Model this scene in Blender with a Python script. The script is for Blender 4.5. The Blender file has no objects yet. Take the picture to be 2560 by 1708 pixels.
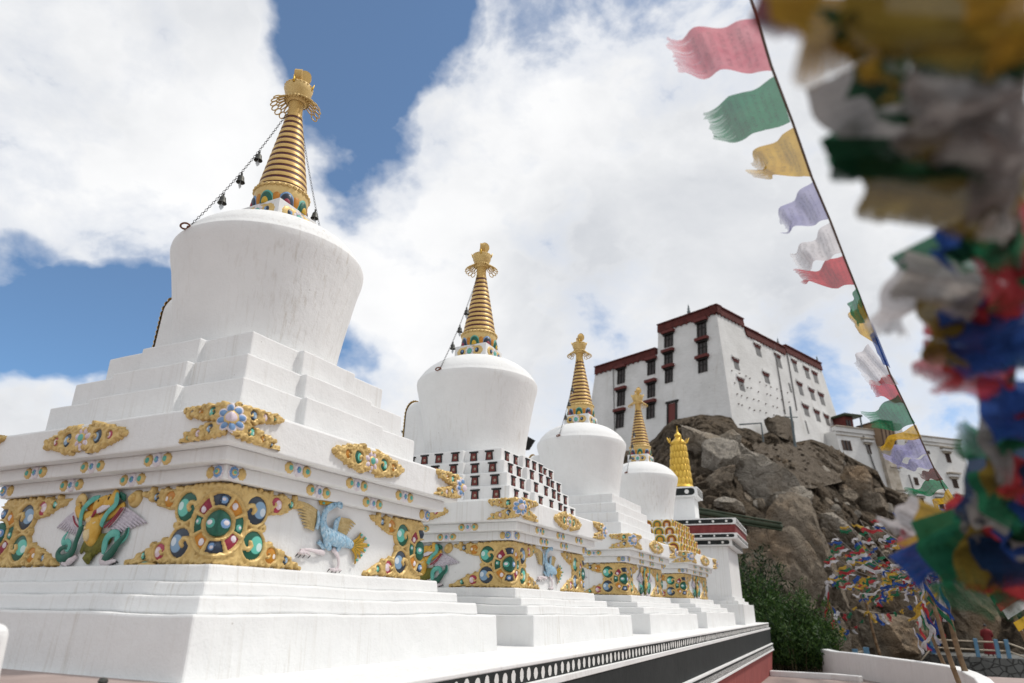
import bpy, bmesh, math, random
import numpy as np
from mathutils import Vector, Matrix, noise as mnoise
random.seed(11); np.random.seed(11)
scene = bpy.context.scene
COL = scene.collection
PI = math.pi

# ------------------------------------------------------------------ camera
W, H = 2560, 1708
FPX = 1733.905
yaw, pitch, roll = math.radians(26.318), math.radians(21.046), math.radians(0.957)
fw = np.array([math.cos(pitch)*math.cos(yaw), math.cos(pitch)*math.sin(yaw), math.sin(pitch)])
r0 = np.array([math.sin(yaw), -math.cos(yaw), 0.0]); u0 = np.cross(r0, fw)
cr = r0*math.cos(roll)+u0*math.sin(roll); cu = u0*math.cos(roll)-r0*math.sin(roll)
cam_d = bpy.data.cameras.new('camera'); cam = bpy.data.objects.new('camera', cam_d); COL.objects.link(cam)
cam_d.sensor_width = 36; cam_d.lens = FPX/W*36; cam_d.clip_end = 9000; cam_d.clip_start = 0.05
cam.matrix_world = Matrix(((cr[0], cu[0], -fw[0], 0), (cr[1], cu[1], -fw[1], 0), (cr[2], cu[2], -fw[2], 0), (0, 0, 0, 1)))
cam_d.dof.use_dof = True; cam_d.dof.focus_distance = 7.0; cam_d.dof.aperture_fstop = 1.5
scene.camera = cam

def ray(x, y):
    return ((x-W/2)*cr-(y-H/2)*cu+FPX*fw)/FPX
def at(x, y, d):            # place measured in the photograph -> point in the world, d metres along the view axis
    return Vector(ray(x, y)*d)
def atD(x, y, D):           # same, D metres measured along the ground
    e = ray(x, y); return Vector(e*(D/math.hypot(e[0], e[1])))
def atZ(x, y, z):
    e = ray(x, y); return Vector(e*(z/e[2]))

# ------------------------------------------------------------------ materials
class NT:
    def __init__(s, mat):
        s.t = mat.node_tree; s.n = s.t.nodes; s.l = s.t.links
    def new(s, typ, **k):
        nd = s.n.new(typ)
        for a, b in k.items():
            if a == 'inp':
                for i, v in b.items():
                    if hasattr(v, 'is_linked') or isinstance(v, bpy.types.NodeSocket): s.l.new(v, nd.inputs[i])
                    else: nd.inputs[i].default_value = v
            else: setattr(nd, a, b)
        return nd
    def ramp(s, fac, stops, interp='LINEAR'):
        nd = s.n.new('ShaderNodeValToRGB'); s.l.new(fac, nd.inputs[0]); cr_ = nd.color_ramp; cr_.interpolation = interp
        while len(cr_.elements) < len(stops): cr_.elements.new(0.5)
        for e, (p, c) in zip(cr_.elements, stops):
            e.position = p; e.color = c if len(c) == 4 else (*c, 1)
        return nd.outputs[0]
    def mix(s, fac, a, b, mode='MIX'):
        nd = s.n.new('ShaderNodeMix'); nd.data_type = 'RGBA'; nd.blend_type = mode
        for i, v in ((0, fac), (6, a), (7, b)):
            if isinstance(v, bpy.types.NodeSocket): s.l.new(v, nd.inputs[i])
            else: nd.inputs[i].default_value = (v if i == 0 else ((*v, 1) if len(v) == 3 else v))
        return nd.outputs[2]
    def math(s, op, a, b=0.0, c=0.0, clamp=False):
        nd = s.n.new('ShaderNodeMath'); nd.operation = op; nd.use_clamp = clamp
        for i, v in enumerate((a, b, c)):
            if isinstance(v, bpy.types.NodeSocket): s.l.new(v, nd.inputs[i])
            else: nd.inputs[i].default_value = v
        return nd.outputs[0]
    def noise(s, vec, scale, detail=4, rough=.55, dist=0):
        nd = s.new('ShaderNodeTexNoise', inp={'Scale': scale, 'Detail': detail, 'Roughness': rough, 'Distortion': dist})
        if vec is not None: s.l.new(vec, nd.inputs['Vector'])
        return nd.outputs['Fac']
    def mapping(s, vec, sc=(1, 1, 1), loc=(0, 0, 0), rot=(0, 0, 0)):
        nd = s.new('ShaderNodeMapping', inp={'Scale': sc, 'Location': loc, 'Rotation': rot}); s.l.new(vec, nd.inputs['Vector']); return nd.outputs[0]
    def bump(s, h, strength=.3, dist=.02):
        nd = s.new('ShaderNodeBump', inp={'Strength': strength, 'Distance': dist}); s.l.new(h, nd.inputs['Height']); return nd.outputs[0]

def mat(name, col=(.5, .5, .5), rough=.7, metal=0, build=None, spec=.4):
    m = bpy.data.materials.new(name); m.use_nodes = True
    nt = NT(m); b = nt.n['Principled BSDF']
    b.inputs['Base Color'].default_value = (*col, 1); b.inputs['Roughness'].default_value = rough; b.inputs['Metallic'].default_value = metal
    b.inputs['Specular IOR Level'].default_value = spec
    if build: build(nt, b)
    return m
def geo(nt): return nt.new('ShaderNodeNewGeometry').outputs['Position']
def oco(nt): return nt.new('ShaderNodeTexCoord').outputs['Object']

def white_build(base, streak=.5, bump=.25, tint=(.42, .37, .29)):
    def f(nt, b):
        P = geo(nt)
        st = nt.noise(nt.mapping(P, (12, 12, .12)), 2.2, 4, .6)
        st2 = nt.noise(nt.mapping(P, (1, 1, .5)), 1.1, 4, .6)
        fine = nt.noise(nt.mapping(P, (16, 16, .5)), 2.0, 3, .6)
        m1 = nt.ramp(st, [(.54, (0, 0, 0)), (.76, (1, 1, 1))]); m2 = nt.ramp(st2, [(.42, (0, 0, 0)), (.68, (1, 1, 1))])
        m = nt.math('MULTIPLY', nt.math('MULTIPLY', m1, m2), streak)
        m3 = nt.math('MULTIPLY', nt.ramp(fine, [(.6, (0, 0, 0)), (.75, (1, 1, 1))]), nt.math('MULTIPLY', m2, streak*.55))
        blot = nt.noise(P, 3.0, 6, .6)
        c0 = nt.mix(nt.ramp(blot, [(.3, (0, 0, 0)), (.75, (1, 1, 1))]), tuple(x*.93 for x in base), base)
        c1 = nt.mix(m, c0, tint); c2 = nt.mix(m3, c1, tuple(x*.85 for x in tint))
        sp = nt.new('ShaderNodeTexVoronoi', inp={'Scale': 5.0}); nt.l.new(P, sp.inputs['Vector'])
        spk = nt.math('MULTIPLY', nt.math('LESS_THAN', sp.outputs['Distance'], .03), .5)
        c3 = nt.mix(spk, c2, (.3, .27, .23))
        nt.l.new(c3, b.inputs['Base Color'])
        h = nt.math('ADD', nt.math('MULTIPLY', nt.noise(P, 9, 5, .6), 1.0), nt.math('MULTIPLY', nt.noise(P, 60, 3, .6), .25))
        nt.l.new(nt.bump(h, bump, .02), b.inputs['Normal'])
    return f
M = {}
M['white'] = mat('whitewash', rough=.85, build=white_build((.795, .80, .795), .6, .4), spec=.2)
M['white_dome'] = mat('dome_whitewash', rough=.85, build=white_build((.81, .815, .808), .7, .4, (.40, .345, .26)), spec=.2)
M['white_far'] = mat('monastery_whitewash', rough=.9, build=None, spec=.1)
def _wf(nt, b):
    P = geo(nt)
    n = nt.noise(P, .35, 6, .65); n2 = nt.noise(nt.mapping(P, (1.2, 1.2, .15)), 1.0, 5, .7)
    c = nt.mix(nt.ramp(n, [(.35, (0, 0, 0)), (.7, (1, 1, 1))]), (.66, .655, .64), (.8, .795, .785))
    stn = nt.math('MULTIPLY', nt.ramp(n2, [(.58, (0, 0, 0)), (.72, (1, 1, 1))]), .32)
    c = nt.mix(stn, c, (.42, .36, .3))
    vo = nt.new('ShaderNodeTexVoronoi', inp={'Scale': 1.1}); nt.l.new(nt.mapping(P, (1, 1, 1.5)), vo.inputs['Vector'])
    c = nt.mix(nt.math('MULTIPLY', nt.math('LESS_THAN', vo.outputs['Distance'], .075), .45), c, (.2, .17, .15))
    nt.l.new(c, b.inputs['Base Color'])
    br = nt.noise(nt.mapping(P, (1.2, 1.2, 2.6)), 1.3, 6, .65)
    nt.l.new(nt.bump(br, .22, .25), b.inputs['Normal'])
_wf(NT(M['white_far']), M['white_far'].node_tree.nodes['Principled BSDF'])

def gold_build(c1, c2, sc=8):
    def f(nt, b):
        P = oco(nt); n = nt.noise(P, sc, 6, .65); n2 = nt.noise(P, sc*7, 3, .6)
        c = nt.mix(nt.ramp(n, [(.3, (0, 0, 0)), (.7, (1, 1, 1))]), c1, c2)
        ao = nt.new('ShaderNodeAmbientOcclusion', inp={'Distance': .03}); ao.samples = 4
        crease_shade = nt.ramp(ao.outputs['AO'], [(.45, (1, 1, 1)), (.92, (0, 0, 0))])  # occlusion mask: shade in the carved creases, mixed into the gold colour
        c = nt.mix(nt.math('MULTIPLY', crease_shade, .6), c, (c1[0]*.48, c1[1]*.36, c1[2]*.2))
        nt.l.new(c, b.inputs['Base Color'])
        nt.l.new(nt.bump(nt.math('ADD', n, nt.math('MULTIPLY', n2, .4)), .3, .008), b.inputs['Normal'])
        nt.l.new(nt.ramp(n2, [(.3, (.34,)*3), (.7, (.55,)*3)]), b.inputs['Roughness'])
    return f
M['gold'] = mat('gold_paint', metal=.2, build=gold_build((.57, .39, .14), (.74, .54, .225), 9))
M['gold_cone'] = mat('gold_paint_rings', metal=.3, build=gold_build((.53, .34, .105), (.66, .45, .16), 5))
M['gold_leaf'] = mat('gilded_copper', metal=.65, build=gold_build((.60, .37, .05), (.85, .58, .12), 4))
M['ring_red'] = mat('dark_red_ring_paint', rough=.6, build=lambda nt, b: nt.l.new(nt.mix(nt.noise(oco(nt), 25, 4), (.05, .006, .008), (.10, .013, .014)), b.inputs['Base Color']))

def varied(c1, c2, sc=10, rough=.7, bump=.2, bd=.01, world=False, detail=5):
    def f(nt, b):
        P = geo(nt) if world else oco(nt); n = nt.noise(P, sc, detail, .65)
        nt.l.new(nt.mix(nt.ramp(n, [(.3, (0, 0, 0)), (.7, (1, 1, 1))]), c1, c2), b.inputs['Base Color'])
        nt.l.new(nt.bump(nt.noise(P, sc*3, 4, .6), bump, bd), b.inputs['Normal'])
    return f
def vm(name, c1, c2, sc=10, rough=.7, bump=.2, bd=.01, world=False, metal=0):
    M[name] = mat(name, rough=rough, metal=metal, build=varied(c1, c2, sc, rough, bump, bd, world)); return M[name]

def gem_build(dark, mid, light):
    def f(nt, b):
        P = oco(nt)
        sx = nt.new('ShaderNodeSeparateXYZ'); nt.l.new(P, sx.inputs[0]); x, y = sx.outputs[0], sx.outputs[1]
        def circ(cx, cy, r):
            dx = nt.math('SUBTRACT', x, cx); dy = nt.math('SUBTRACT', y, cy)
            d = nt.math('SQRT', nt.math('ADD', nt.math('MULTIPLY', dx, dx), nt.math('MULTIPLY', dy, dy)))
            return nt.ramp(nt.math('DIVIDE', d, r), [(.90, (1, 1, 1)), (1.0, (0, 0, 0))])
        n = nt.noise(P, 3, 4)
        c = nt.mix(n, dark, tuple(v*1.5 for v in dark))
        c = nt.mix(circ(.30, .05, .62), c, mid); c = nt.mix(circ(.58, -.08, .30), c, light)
        nt.l.new(c, b.inputs['Base Color'])
    return f
for nm, d, m_, l in (('green', (.004, .075, .045), (.12, .50, .40), (.55, .75, .72)), ('blue', (.02, .032, .05), (.22, .36, .52), (.6, .68, .75)),
                     ('orange', (.42, .16, .01), (.50, .22, .015), (.8, .75, .7)), ('red', (.32, .03, .06), (.72, .55, .60), (.8, .74, .78)),
                     ('teal', (.10, .45, .38), (.16, .55, .46), (.2, .58, .5)), ('pink', (.55, .42, .47), (.7, .6, .66), (.78, .7, .75))):
    M['gem_'+nm] = mat('gem_'+nm, rough=.3, build=gem_build(d, m_, l), spec=.5)
vm('petal_white', (.62, .56, .6), (.78, .74, .77), 20, .6)
vm('petal_blue', (.10, .22, .45), (.24, .39, .60), 12, .6)
vm('petal_pink', (.6, .48, .56), (.72, .64, .7), 12, .6)
vm('teal', (.06, .33, .27), (.16, .48, .4), 14, .55)
vm('deep_green', (.006, .07, .045), (.015, .13, .085), 14, .5)
vm('leaf_green', (.10, .10, .015), (.2, .19, .03), 30, .7, .6)
vm('relief_orange', (.58, .32, .04), (.72, .46, .10), 14, .6)
vm('relief_cream', (.66, .52, .28), (.72, .58, .34), 14, .6)
vm('relief_lilac', (.42, .38, .44), (.66, .62, .68), 40, .7)
vm('relief_pinkwhite', (.58, .5, .52), (.72, .66, .67), 30, .7)
vm('relief_maroon', (.2, .015, .04), (.32, .03, .06), 20, .6)
vm('claw_black', (.01, .01, .01), (.02, .02, .02), 20, .4)
def _crane(nt, b):
    P = oco(nt); vo = nt.new('ShaderNodeTexVoronoi', inp={'Scale': 48}); nt.l.new(nt.mapping(P, (1, 1, .6)), vo.inputs['Vector'])
    d = vo.outputs['Distance']
    c = nt.mix(nt.ramp(d, [(.0, (0, 0, 0)), (.7, (1, 1, 1))]), (.56, .68, .76), (.27, .46, .61))
    c = nt.mix(nt.math('MULTIPLY', nt.ramp(nt.noise(P, 50, 2), [(.6, (0, 0, 0)), (.66, (1, 1, 1))]), .7), c, (.05, .12, .2))
    nt.l.new(c, b.inputs['Base Color']); nt.l.new(nt.bump(d, .8, .012), b.inputs['Normal'])
M['crane_blue'] = mat('crane_blue_feathers', rough=.65, build=_crane)
vm('crane_wing', (.42, .30, .12), (.62, .48, .24), 30, .6, .4)
vm('crane_tail', (.44, .25, .02), (.6, .36, .04), 20, .55)
vm('bronze', (.045, .048, .045), (.09, .09, .08), 20, .5, .4, .004, metal=.5)
vm('rust', (.10, .035, .02), (.22, .09, .05), 20, .8)
vm('chain_iron', (.03, .028, .03), (.07, .06, .06), 40, .6)
vm('pale_metal', (.5, .55, .57), (.65, .68, .7), 10, .4)
vm('black_paint', (.006, .009, .009), (.016, .02, .02), 3, .75, .5, .01, True)
vm('dot_white', (.66, .66, .64), (.78, .78, .76), 6, .8, .2, .01, True)
vm('maroon_paint', (.14, .022, .022), (.23, .045, .045), 8, .8, .3, .01, True)
def _redwall(nt, b):
    P = geo(nt); n = nt.noise(nt.mapping(P, (2, 2, .5)), 2.5, 6, .65); n2 = nt.noise(nt.mapping(P, (9, 9, .5)), 2.0, 3, .6)
    c = nt.mix(nt.ramp(n, [(.3, (0, 0, 0)), (.7, (1, 1, 1))]), (.25, .055, .05), (.36, .09, .08))
    c = nt.mix(nt.math('MULTIPLY', nt.ramp(n2, [(.55, (0, 0, 0)), (.75, (1, 1, 1))]), .35), c, (.45, .2, .18))
    nt.l.new(c, b.inputs['Base Color']); nt.l.new(nt.bump(n, .3, .03), b.inputs['Normal'])
M['red_wall'] = mat('terracotta_red_wall', rough=.85, build=_redwall)
vm('window_black', (.012, .012, .012), (.02, .02, .02), 20, .6)
vm('window_red', (.11, .02, .018), (.19, .04, .03), 30, .65)
vm('window_disc', (.24, .2, .15), (.34, .29, .22), 40, .6)
vm('tile_yellow', (.52, .32, .02), (.66, .43, .05), 25, .55)
vm('tile_green', (.008, .085, .045), (.02, .15, .085), 25, .55)
vm('tile_orange', (.48, .18, .015), (.58, .25, .03), 25, .55)
vm('tile_pale', (.55, .45, .42), (.72, .64, .6), 30, .6)
vm('tile_maroon', (.11, .015, .015), (.18, .03, .03), 30, .6)
vm('parapet_red', (.065, .013, .011), (.13, .028, .022), 1.6, .9, .8, .1, True)
vm('lintel_red', (.10, .02, .017), (.155, .034, .029), 3, .8, .4, .03, True)
vm('dark_wood', (.012, .01, .009), (.028, .024, .021), 4, .7, .3, .02, True)
vm('pane_dark', (.015, .013, .013), (.05, .032, .028), 1.5, .35, .1, .01, True)
vm('pane_grey', (.12, .12, .12), (.22, .21, .2), 2, .5, .1, .01, True)
vm('brown_wood', (.06, .035, .025), (.11, .065, .045), 2, .8, .3, .02, True)
vm('tan_sheet', (.24, .16, .10), (.33, .23, .15), 1, .7, .1, .01, True)
vm('stained_plaster', (.3, .25, .19), (.55, .5, .43), 1.2, .9, .4, .05, True)
vm('steel_grey', (.10, .13, .14), (.16, .19, .2), 4, .6, .1, .01, True)
vm('green_pipe_paint', (.022, .038, .02), (.05, .065, .035), 2, .7, .3, .02, True)
vm('pink_paving', (.29, .225, .205), (.38, .305, .28), 2.5, .85, .25, .02, True)
vm('blue_post_paint', (.09, .21, .33), (.15, .29, .42), 3, .6, .2, .01, True)
vm('cream_rail', (.48, .40, .30), (.6, .52, .4), 3, .65, .2, .01, True)
vm('bamboo', (.12, .08, .042), (.24, .165, .095), 6, .75, .4, .01, True)
vm('rope_grey', (.09, .075, .065), (.17, .14, .12), 20, .85, .5, .005, True)
vm('skin', (.26, .14, .09), (.3, .17, .11), 10, .6)
vm('robe_red', (.13, .012, .015), (.2, .02, .022), 5, .85, .4, .03)
vm('hair_black', (.01, .01, .01), (.015, .014, .013), 10, .5)
vm('stem', (.06, .055, .025), (.1, .085, .04), 10, .8)
vm('plywood', (.23, .15, .09), (.32, .22, .14), 6, .8)
vm('lump_grey', (.04, .042, .04), (.1, .1, .09), 15, .9, .8, .02)

def rock_build(c1, c2, c3, sc, strata=0.0, dk=1.0):
    def f(nt, b):
        P = geo(nt); n = nt.noise(P, sc, 9, .62, .3); n2 = nt.noise(P, sc*5, 7, .7)
        c = nt.mix(nt.ramp(n, [(.32, (0, 0, 0)), (.66, (1, 1, 1))]), c1, c2)
        c = nt.mix(nt.math('MULTIPLY', nt.ramp(nt.noise(P, sc*.6, 5, .6), [(.5, (0, 0, 0)), (.68, (1, 1, 1))]), .6), c, c3)
        c = nt.mix(nt.ramp(n2, [(.3, (.4*dk,)*3), (.55, (0, 0, 0))]), c, tuple(v*.35 for v in c1))
        vo = nt.new('ShaderNodeTexVoronoi', feature='DISTANCE_TO_EDGE', inp={'Scale': sc*1.6, 'Detail': 3.0, 'Roughness': .6})
        wv = nt.new('ShaderNodeVectorMath', operation='ADD'); nt.l.new(P, wv.inputs[0])
        nv = nt.new('ShaderNodeTexNoise', inp={'Scale': sc*1.2, 'Detail': 4}); nt.l.new(P, nv.inputs['Vector'])
        sc_ = nt.new('ShaderNodeVectorMath', operation='SCALE'); nt.l.new(nv.outputs['Color'], sc_.inputs[0]); sc_.inputs['Scale'].default_value = .9/sc
        nt.l.new(sc_.outputs[0], wv.inputs[1]); nt.l.new(wv.outputs[0], vo.inputs['Vector'])
        crack = nt.ramp(vo.outputs['Distance'], [(.0, (1, 1, 1)), (.035, (0, 0, 0))])
        c = nt.mix(nt.math('MULTIPLY', crack, strata), c, tuple(v*.3 for v in c1))
        nt.l.new(c, b.inputs['Base Color'])
        h = nt.math('ADD', nt.math('MULTIPLY', n2, .5), nt.math('ADD', n, nt.math('MULTIPLY', crack, -.5*strata)))
        nt.l.new(nt.bump(h, 1.0, .75/sc), b.inputs['Normal'])
    return f
M['earth'] = mat('rocky_earth', rough=.95, build=rock_build((.08, .063, .046), (.20, .16, .118), (.25, .19, .13), .55, .15, 1.6), spec=.1)
M['boulder'] = mat('boulder_rock', rough=.9, build=rock_build((.40, .355, .295), (.58, .525, .45), (.50, .39, .27), .42, .18, .9), spec=.15)
M['boulder_tan'] = mat('tan_rock', rough=.9, build=rock_build((.25, .205, .155), (.42, .35, .27), (.43, .27, .14), .35, .15, 1.1), spec=.15)
M['mud_wall'] = mat('mud_masonry', rough=.95, build=rock_build((.135, .11, .085), (.215, .178, .138), (.235, .19, .14), 1.3, .2), spec=.1)
def _stones(nt, b):
    P = geo(nt); br = nt.new('ShaderNodeTexVoronoi', feature='DISTANCE_TO_EDGE', inp={'Scale': 2.2}); nt.l.new(nt.mapping(P, (1, 1, 1.3)), br.inputs['Vector'])
    e = nt.ramp(br.outputs['Distance'], [(0, (0, 0, 0)), (.08, (1, 1, 1))]); n = nt.noise(P, 1.5, 5)
    nt.l.new(nt.mix(e, (.06, .058, .055), nt.mix(n, (.11, .115, .11), (.2, .2, .19))), b.inputs['Base Color']); nt.l.new(nt.bump(e, .8, .1), b.inputs['Normal'])
M['stone_masonry'] = mat('grey_stone_masonry', rough=.9, build=_stones)
def leafmat(name, c1, c2, c3):
    def f(nt, b):
        oi = nt.new('ShaderNodeNewGeometry'); rnd = oi.outputs['Random Per Island']
        c = nt.ramp(rnd, [(0, c1), (.5, c2), (1, c3)]); nt.l.new(c, b.inputs['Base Color'])
        tr = nt.new('ShaderNodeBsdfTranslucent'); nt.l.new(c, tr.inputs['Color'])
        mx = nt.new('ShaderNodeMixShader'); mx.inputs[0].default_value = .3
        nt.l.new(b.outputs[0], mx.inputs[1]); nt.l.new(tr.outputs[0], mx.inputs[2]); nt.l.new(mx.outputs[0], nt.n['Material Output'].inputs['Surface'])
    M[name] = mat(name, rough=.6, build=f, spec=.3)
leafmat('leaf', (.010, .03, .008), (.032, .078, .016), (.075, .135, .03))
leafmat('leaf_dark', (.008, .02, .007), (.016, .036, .012), (.03, .055, .018))

CLOTH = {'blue': ((.012, .055, .28), (.03, .11, .42)), 'white': ((.55, .54, .56), (.72, .71, .73)), 'red': ((.38, .015, .025), (.55, .05, .06)),
         'green': ((.008, .13, .055), (.03, .22, .11)), 'yellow': ((.48, .28, .015), (.66, .43, .05)),
         'lavender': ((.27, .27, .47), (.42, .42, .60)), 'pink': ((.5, .1, .14), (.62, .25, .28)), 'grey': ((.34, .325, .30), (.54, .52, .49)),
         'olive': ((.17, .115, .01), (.28, .20, .03)), 'darkgreen': ((.004, .03, .012), (.01, .07, .03)), 'navy': ((.008, .03, .09), (.016, .06, .16)),
         'maroon': ((.10, .012, .012), (.18, .03, .025)), 'mustard': ((.30, .16, .006), (.42, .25, .015)), 'darkgrey': ((.2, .185, .18), (.33, .31, .30))}  # darkgrey and mustard carry the shade of the backlit upper flags
def cloth_build(c1, c2, trans, clear=.16):
    def f(nt, b):
        P = oco(nt); n = nt.noise(P, 9, 5, .6); UV = nt.new('ShaderNodeTexCoord').outputs['UV']
        c = nt.mix(nt.ramp(n, [(.3, (0, 0, 0)), (.7, (1, 1, 1))]), c1, c2)
        # block print: rows of ragged ink marks inside a margin
        sx = nt.new('ShaderNodeSeparateXYZ'); nt.l.new(UV, sx.inputs[0]); u, v = sx.outputs[0], sx.outputs[1]
        rows = nt.math('SINE', nt.math('MULTIPLY', v, 62.0)); ink = nt.noise(nt.mapping(UV, (34, 11, 1)), 1.6, 4, .75)
        marg = nt.math('MULTIPLY', nt.math('MULTIPLY', nt.math('GREATER_THAN', u, .12), nt.math('LESS_THAN', u, .88)), nt.math('MULTIPLY', nt.math('GREATER_THAN', v, .12), nt.math('LESS_THAN', v, .82)))
        pr = nt.math('MULTIPLY', nt.math('MULTIPLY', nt.math('GREATER_THAN', rows, -.1), nt.ramp(ink, [(.47, (0, 0, 0)), (.55, (1, 1, 1))])), nt.math('MULTIPLY', marg, .42))
        c = nt.mix(pr, c, tuple(q*.25 for q in c1))
        wr = nt.noise(P, 5, 3, .5, 1.2)
        nt.l.new(c, b.inputs['Base Color']); nt.l.new(nt.bump(nt.math('ADD', nt.math('MULTIPLY', wr, 3.0), nt.noise(P, 120, 2)), .5, .006), b.inputs['Normal'])
        tr = nt.new('ShaderNodeBsdfTranslucent'); nt.l.new(c, tr.inputs['Color'])
        mx = nt.new('ShaderNodeMixShader'); mx.inputs[0].default_value = trans
        nt.l.new(b.outputs[0], mx.inputs[1]); nt.l.new(tr.outputs[0], mx.inputs[2])
        tp = nt.new('ShaderNodeBsdfTransparent'); m2 = nt.new('ShaderNodeMixShader')
        thread = nt.noise(nt.mapping(UV, (55, 3, 1)), 1.0, 3, .6)
        edge = nt.math('ADD', nt.math('MULTIPLY', nt.math('SUBTRACT', v, .80), 2.6), nt.math('MULTIPLY', nt.math('SUBTRACT', thread, .5), 2.2))
        al = nt.math('ADD', clear, nt.math('MULTIPLY', nt.math('MULTIPLY', nt.math('GREATER_THAN', v, .72), edge, clamp=True), .85), clamp=True)
        nt.l.new(al, m2.inputs[0]); nt.l.new(mx.outputs[0], m2.inputs[1]); nt.l.new(tp.outputs[0], m2.inputs[2]); nt.l.new(m2.outputs[0], nt.n['Material Output'].inputs['Surface'])
    return f
def cloth_uv(me, nx, ny):
    uv = me.uv_layers.new(name='UVMap'); n = len(me.loops); vi = np.empty(n, dtype=np.int32); me.loops.foreach_get('vertex_index', vi)
    co = np.empty((n, 2), dtype=np.float32); co[:, 0] = (vi % (nx+1))/nx; co[:, 1] = (vi//(nx+1))/ny; uv.data.foreach_set('uv', co.ravel())
for k, (a, b_) in CLOTH.items():
    M['cloth_'+k] = mat('cloth_'+k, rough=.9, build=cloth_build(a, b_, .15 if k in ('darkgreen', 'navy', 'maroon', 'olive', 'mustard', 'darkgrey', 'grey') else .55), spec=.1)

for k in ('green', 'blue', 'red', 'yellow', 'white', 'pink', 'grey', 'darkgrey', 'olive', 'mustard', 'navy', 'maroon', 'darkgreen'):
    a, b_ = CLOTH[k]; g_ = .10
    dk = lambda c: tuple((x*(1-g_)+sum(c)/3*g_)*.78 for x in c)  # darkened copies: shade of the backlit flags put into the cloth colour
    M['cloth_near_'+k] = mat('cloth_near_'+k, rough=.95, build=cloth_build(dk(a), dk(b_), .36, .04), spec=.05)

# ------------------------------------------------------------------ objects and mesh helpers
def tag(o, label=None, cat=None, group=None, kind=None):
    if label: o['label'] = label
    if cat: o['category'] = cat
    if group: o['group'] = group
    if kind: o['kind'] = kind
    return o
def empty(name, loc=(0, 0, 0), rz=0, label=None, cat=None, group=None):
    o = bpy.data.objects.new(name, None); COL.objects.link(o); o.location = loc; o.rotation_euler = (0, 0, rz); o.empty_display_size = .2
    return tag(o, label, cat, group)

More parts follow.
